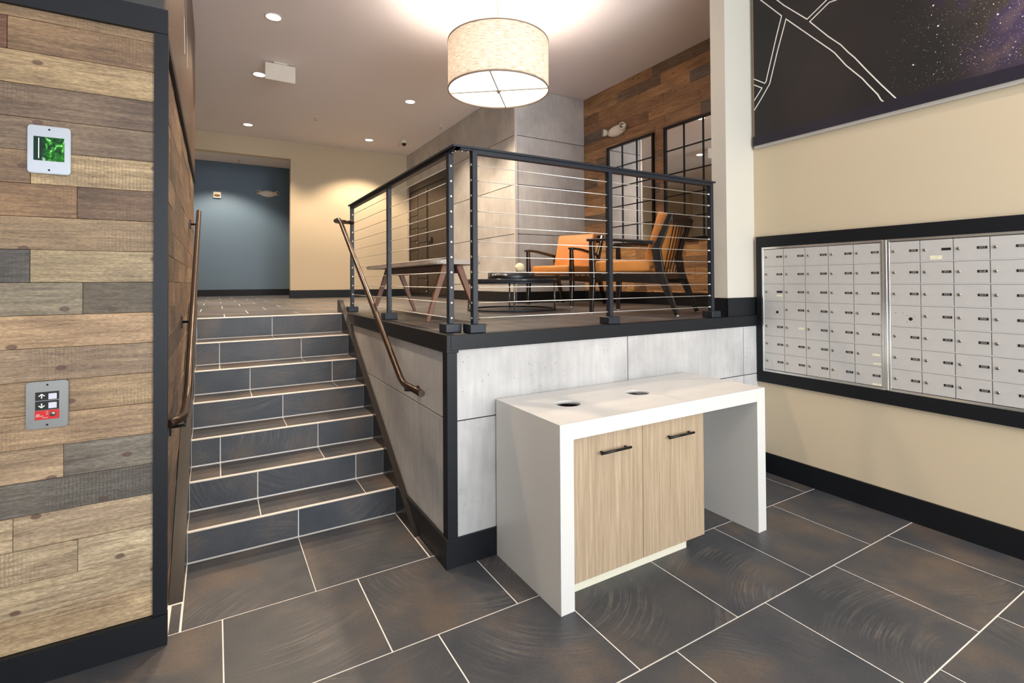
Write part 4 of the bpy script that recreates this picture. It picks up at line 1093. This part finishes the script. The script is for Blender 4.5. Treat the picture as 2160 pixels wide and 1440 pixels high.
# ------------------------------------------------------------------ coffee table, tray, ball
TX, TY = 2.575, 4.42
t = thing('coffee_table', 'round black marble coffee table on a thin metal ring frame', 'table', (TX, TY, Z1))
b = B(); b.lathe([(0, .292), (.452, .292), (.455, .296), (.455, .310), (.452, .314), (0, .314)], 96); b.obj('tabletop', M['marble'], t)
b = B(); b.lathe([(.425, .268), (.447, .268), (.447, .2915), (.425, .2915)], 96, close=True); b.obj('upper_ring', M['steelblack'], t)
b = B(); b.lathe([(.425, .006), (.447, .006), (.447, .024), (.425, .024)], 96, close=True)
b.obj('base_ring', M['steelblack'], t)
for k in range(4):
    a = math.radians(-117+90*k)
    b = B(); b.tube([(.436*math.cos(a), .436*math.sin(a), .0), (.436*math.cos(a), .436*math.sin(a), .268)], .009, 12); b.obj('leg', M['steel'], t)
Zt = Z1+.314
t = thing('serving_tray', 'round black tray with chrome handles on the coffee table', 'tray', (TX, TY, Zt))
b = B(); b.lathe([(0, .001), (.238, .001), (.240, .004), (.240, .062), (.234, .062), (.233, .010), (0, .010)], 96); b.obj('tray_body', M['tray'], t)
for a in (math.radians(-148), math.radians(32)):
    c, s_ = math.cos(a), math.sin(a); px_, py_ = -s_, c
    b = B(); q = .252
    b.tube([(c*q+px_*.07, s_*q+py_*.07, .036), (c*q+px_*.035, s_*q+py_*.035, .036), (c*q, s_*q, .036), (c*q-px_*.035, s_*q-py_*.035, .036), (c*q-px_*.07, s_*q-py_*.07, .036)], .008, 12, radii=[.014, .006, .009, .006, .014])
    for k in (-1, 1): b.lathe([(0, -.014), (.012, -.009), (.015, 0), (.012, .009), (0, .014)], 14, (c*q+px_*.07*k, s_*q+py_*.07*k, .036))
    b.obj('handle', M['chrome'], t)
t = thing('decorative_ball', 'cream textured ball standing in the black tray', 'ornament', (TX+.085, TY-.02, Zt+.0105))
b = B(); b.lathe([(0, 0), (.03, 0), (.026, .045), (.034, .058), (0, .058)], 20); b.obj('stand', M['ebony'], t)
b = B()
bmesh.ops.create_icosphere(b.bm, subdivisions=4, radius=.05, matrix=Matrix.Translation((0, 0, .103)))
for v in b.bm.verts:
    n_ = (v.co-Vector((0, 0, .103))).normalized(); v.co += n_*.0025*noise.noise(v.co*70)
for f in b.bm.faces: f.smooth = True
b.obj('ball', M['ball'], t)

# ------------------------------------------------------------------ bench
t = thing('bench', 'long walnut bench with splayed legs behind the side railing', 'bench', (1.52, 4.3, Z1))
pts = []
X0, X1, Y0, Y1 = -.215, .205, -.95, .95
for cx_, cy_, a0 in ((X1-.09, Y1-.12, 0), (X0+.09, Y1-.12, 90), (X0+.09, Y0+.12, 180), (X1-.09, Y0+.12, 270)):
    for k in range(7):
        a = math.radians(a0+15*k); pts.append((cx_+.09*math.cos(a), cy_+.12*math.sin(a)))
b = B(); b.prism(pts, 'z', .418, .452)
bmesh.ops.bevel(b.bm, geom=[e for e in b.bm.edges if abs(e.verts[0].co.z-e.verts[1].co.z) < .001], offset=.009, segments=2, affect='EDGES')
b.obj('bench_top', M['benchtop'], t)
b = B(); b.box(-.075, .075, -.76, .68, .355, .416, .004); b.obj('apron', M['walnutdark'], t)
for yy in (-.83, .60):
    for sx in (-1, 1):
        b = B(); b.bar((sx*.055, yy+.03, .415), (sx*.205, yy, 0), .050, .040, .028, .022, up=(0, 1, 0), bevel=.003); b.obj('leg', M['walnut'], t)

# ------------------------------------------------------------------ lift call plates on the front planks
def plate(name, label, cat, x0, x1, z0, z1, mat):
    cx_, cz_ = (x0+x1)/2, (z0+z1)/2
    t = thing(name, label, cat, (cx_, 2.672, cz_))
    w_, h_ = (x1-x0)/2, (z1-z0)/2; r_ = .012
    pts = []
    for sx, sz_, a0 in ((1, 1, 0), (-1, 1, 90), (-1, -1, 180), (1, -1, 270)):
        for k in range(5):
            a = math.radians(a0+22.5*k); pts.append((sx*(w_-r_)+r_*math.cos(a), sz_*(h_-r_)+r_*math.sin(a)))
    b = B(); b.prism(pts, 'y', -.014, 0)
    bmesh.ops.bevel(b.bm, geom=[e for e in b.bm.edges if abs(e.verts[0].co.y+.014) < .0005 and abs(e.verts[1].co.y+.014) < .0005], offset=.003, segments=2, affect='EDGES')
    b.obj('faceplate', mat, t)
    for s_ in (-1, 1):
        b = B(); b.lathe([(0, -.0155), (.0035, -.0150), (.0038, -.0138), (0, -.0138)], 12, (0, 0, s_*(h_-.014)), 'y'); b.obj('screw', M['handle'], t)
    return t
t = plate('floor_indicator', 'silver wall plate with a green reflection painted on its display, on the front planks', 'display', -.630, -.501, 1.984, 2.172, M['steelw'])
b = B(); b.box(-.046, .046, -.0152, -.0138, -.044, .050); b.obj('display', M['greenrefl'], t)
b = B(); b.box(-.032, -.029, -.0158, -.0152, -.036, .044); b.obj('painted_glint', M['white'], t)  # white strip standing in for a bright streak in the reflection
t = plate('call_station', 'steel lift call plate with arrow buttons and red label', 'button panel', -.630, -.504, .982, 1.166, M['steel'])
cx_, cz_ = -.567, 1.074
def pbox(name, x0, x1, z0, z1, mat, d=.0165, bev=.0005):
    b = B(); b.box(x0-cx_, x1-cx_, -d, -.0138, z0-cz_, z1-cz_, bev); return b.obj(name, mat, t)
pbox('button_panel', -.602, -.532, 1.0925, 1.125, M['plateblack']); pbox('button_panel', -.602, -.532, 1.055, 1.0895, M['plateblack'])
pbox('label_plate', -.603, -.531, 1.0175, 1.0535, M['red'])
for z in (1.1065, 1.0712): pbox('button', -.563, -.538, z-.0115, z+.0115, M['button'], .019, .001)
for z, s_ in ((1.109, 1), (1.0725, -1)):
    b = B(); y0, y1 = -.0173, -.0164
    def q(px_, pz): return (-.583-cx_+px_, z-cz_+pz*s_)
    b.prism([q(-.0018, -.0085), q(.0018, -.0085), q(.0018, .004), q(-.0018, .004)], 'y', y0, y1)
    b.prism([q(0, .010), q(-.010, .0015), q(-.0078, -.0012), q(0, .0055)], 'y', y0, y1)
    b.prism([q(0, .010), q(0, .0055), q(.0078, -.0012), q(.010, .0015)], 'y', y0, y1)
    b.obj('arrow', M['white'], t)
b = B(); b.lathe([(0, -.021), (.009, -.020), (.010, -.0165), (0, -.0165)], 20, (-.550-cx_, 0, 1.037-cz_), 'y'); b.mi = 1; b.box(-.5555-cx_, -.5445-cx_, -.0216, -.0206, 1.036-cz_, 1.038-cz_); b.obj('key_switch', [M['lockmetal'], M['dark']], t)
for txt, x, z, sz_ in (('FIRE', -.5935, 1.0375, .0062), ('SERVICE', -.5895, 1.0315, .0062), ('ON', -.567, 1.0460, .005), ('OFF', -.567, 1.0375, .005), ('BYPASS', -.572, 1.0245, .005)):
    tm = text_mesh(txt, sz_)
    tm.transform(Matrix(((1, 0, 0, x-cx_), (0, 0, -1, -.0168), (0, 1, 0, z-cz_), (0, 0, 0, 1))))
    tm.materials.clear(); tm.materials.append(M['white']); link('lettering', tm, t)
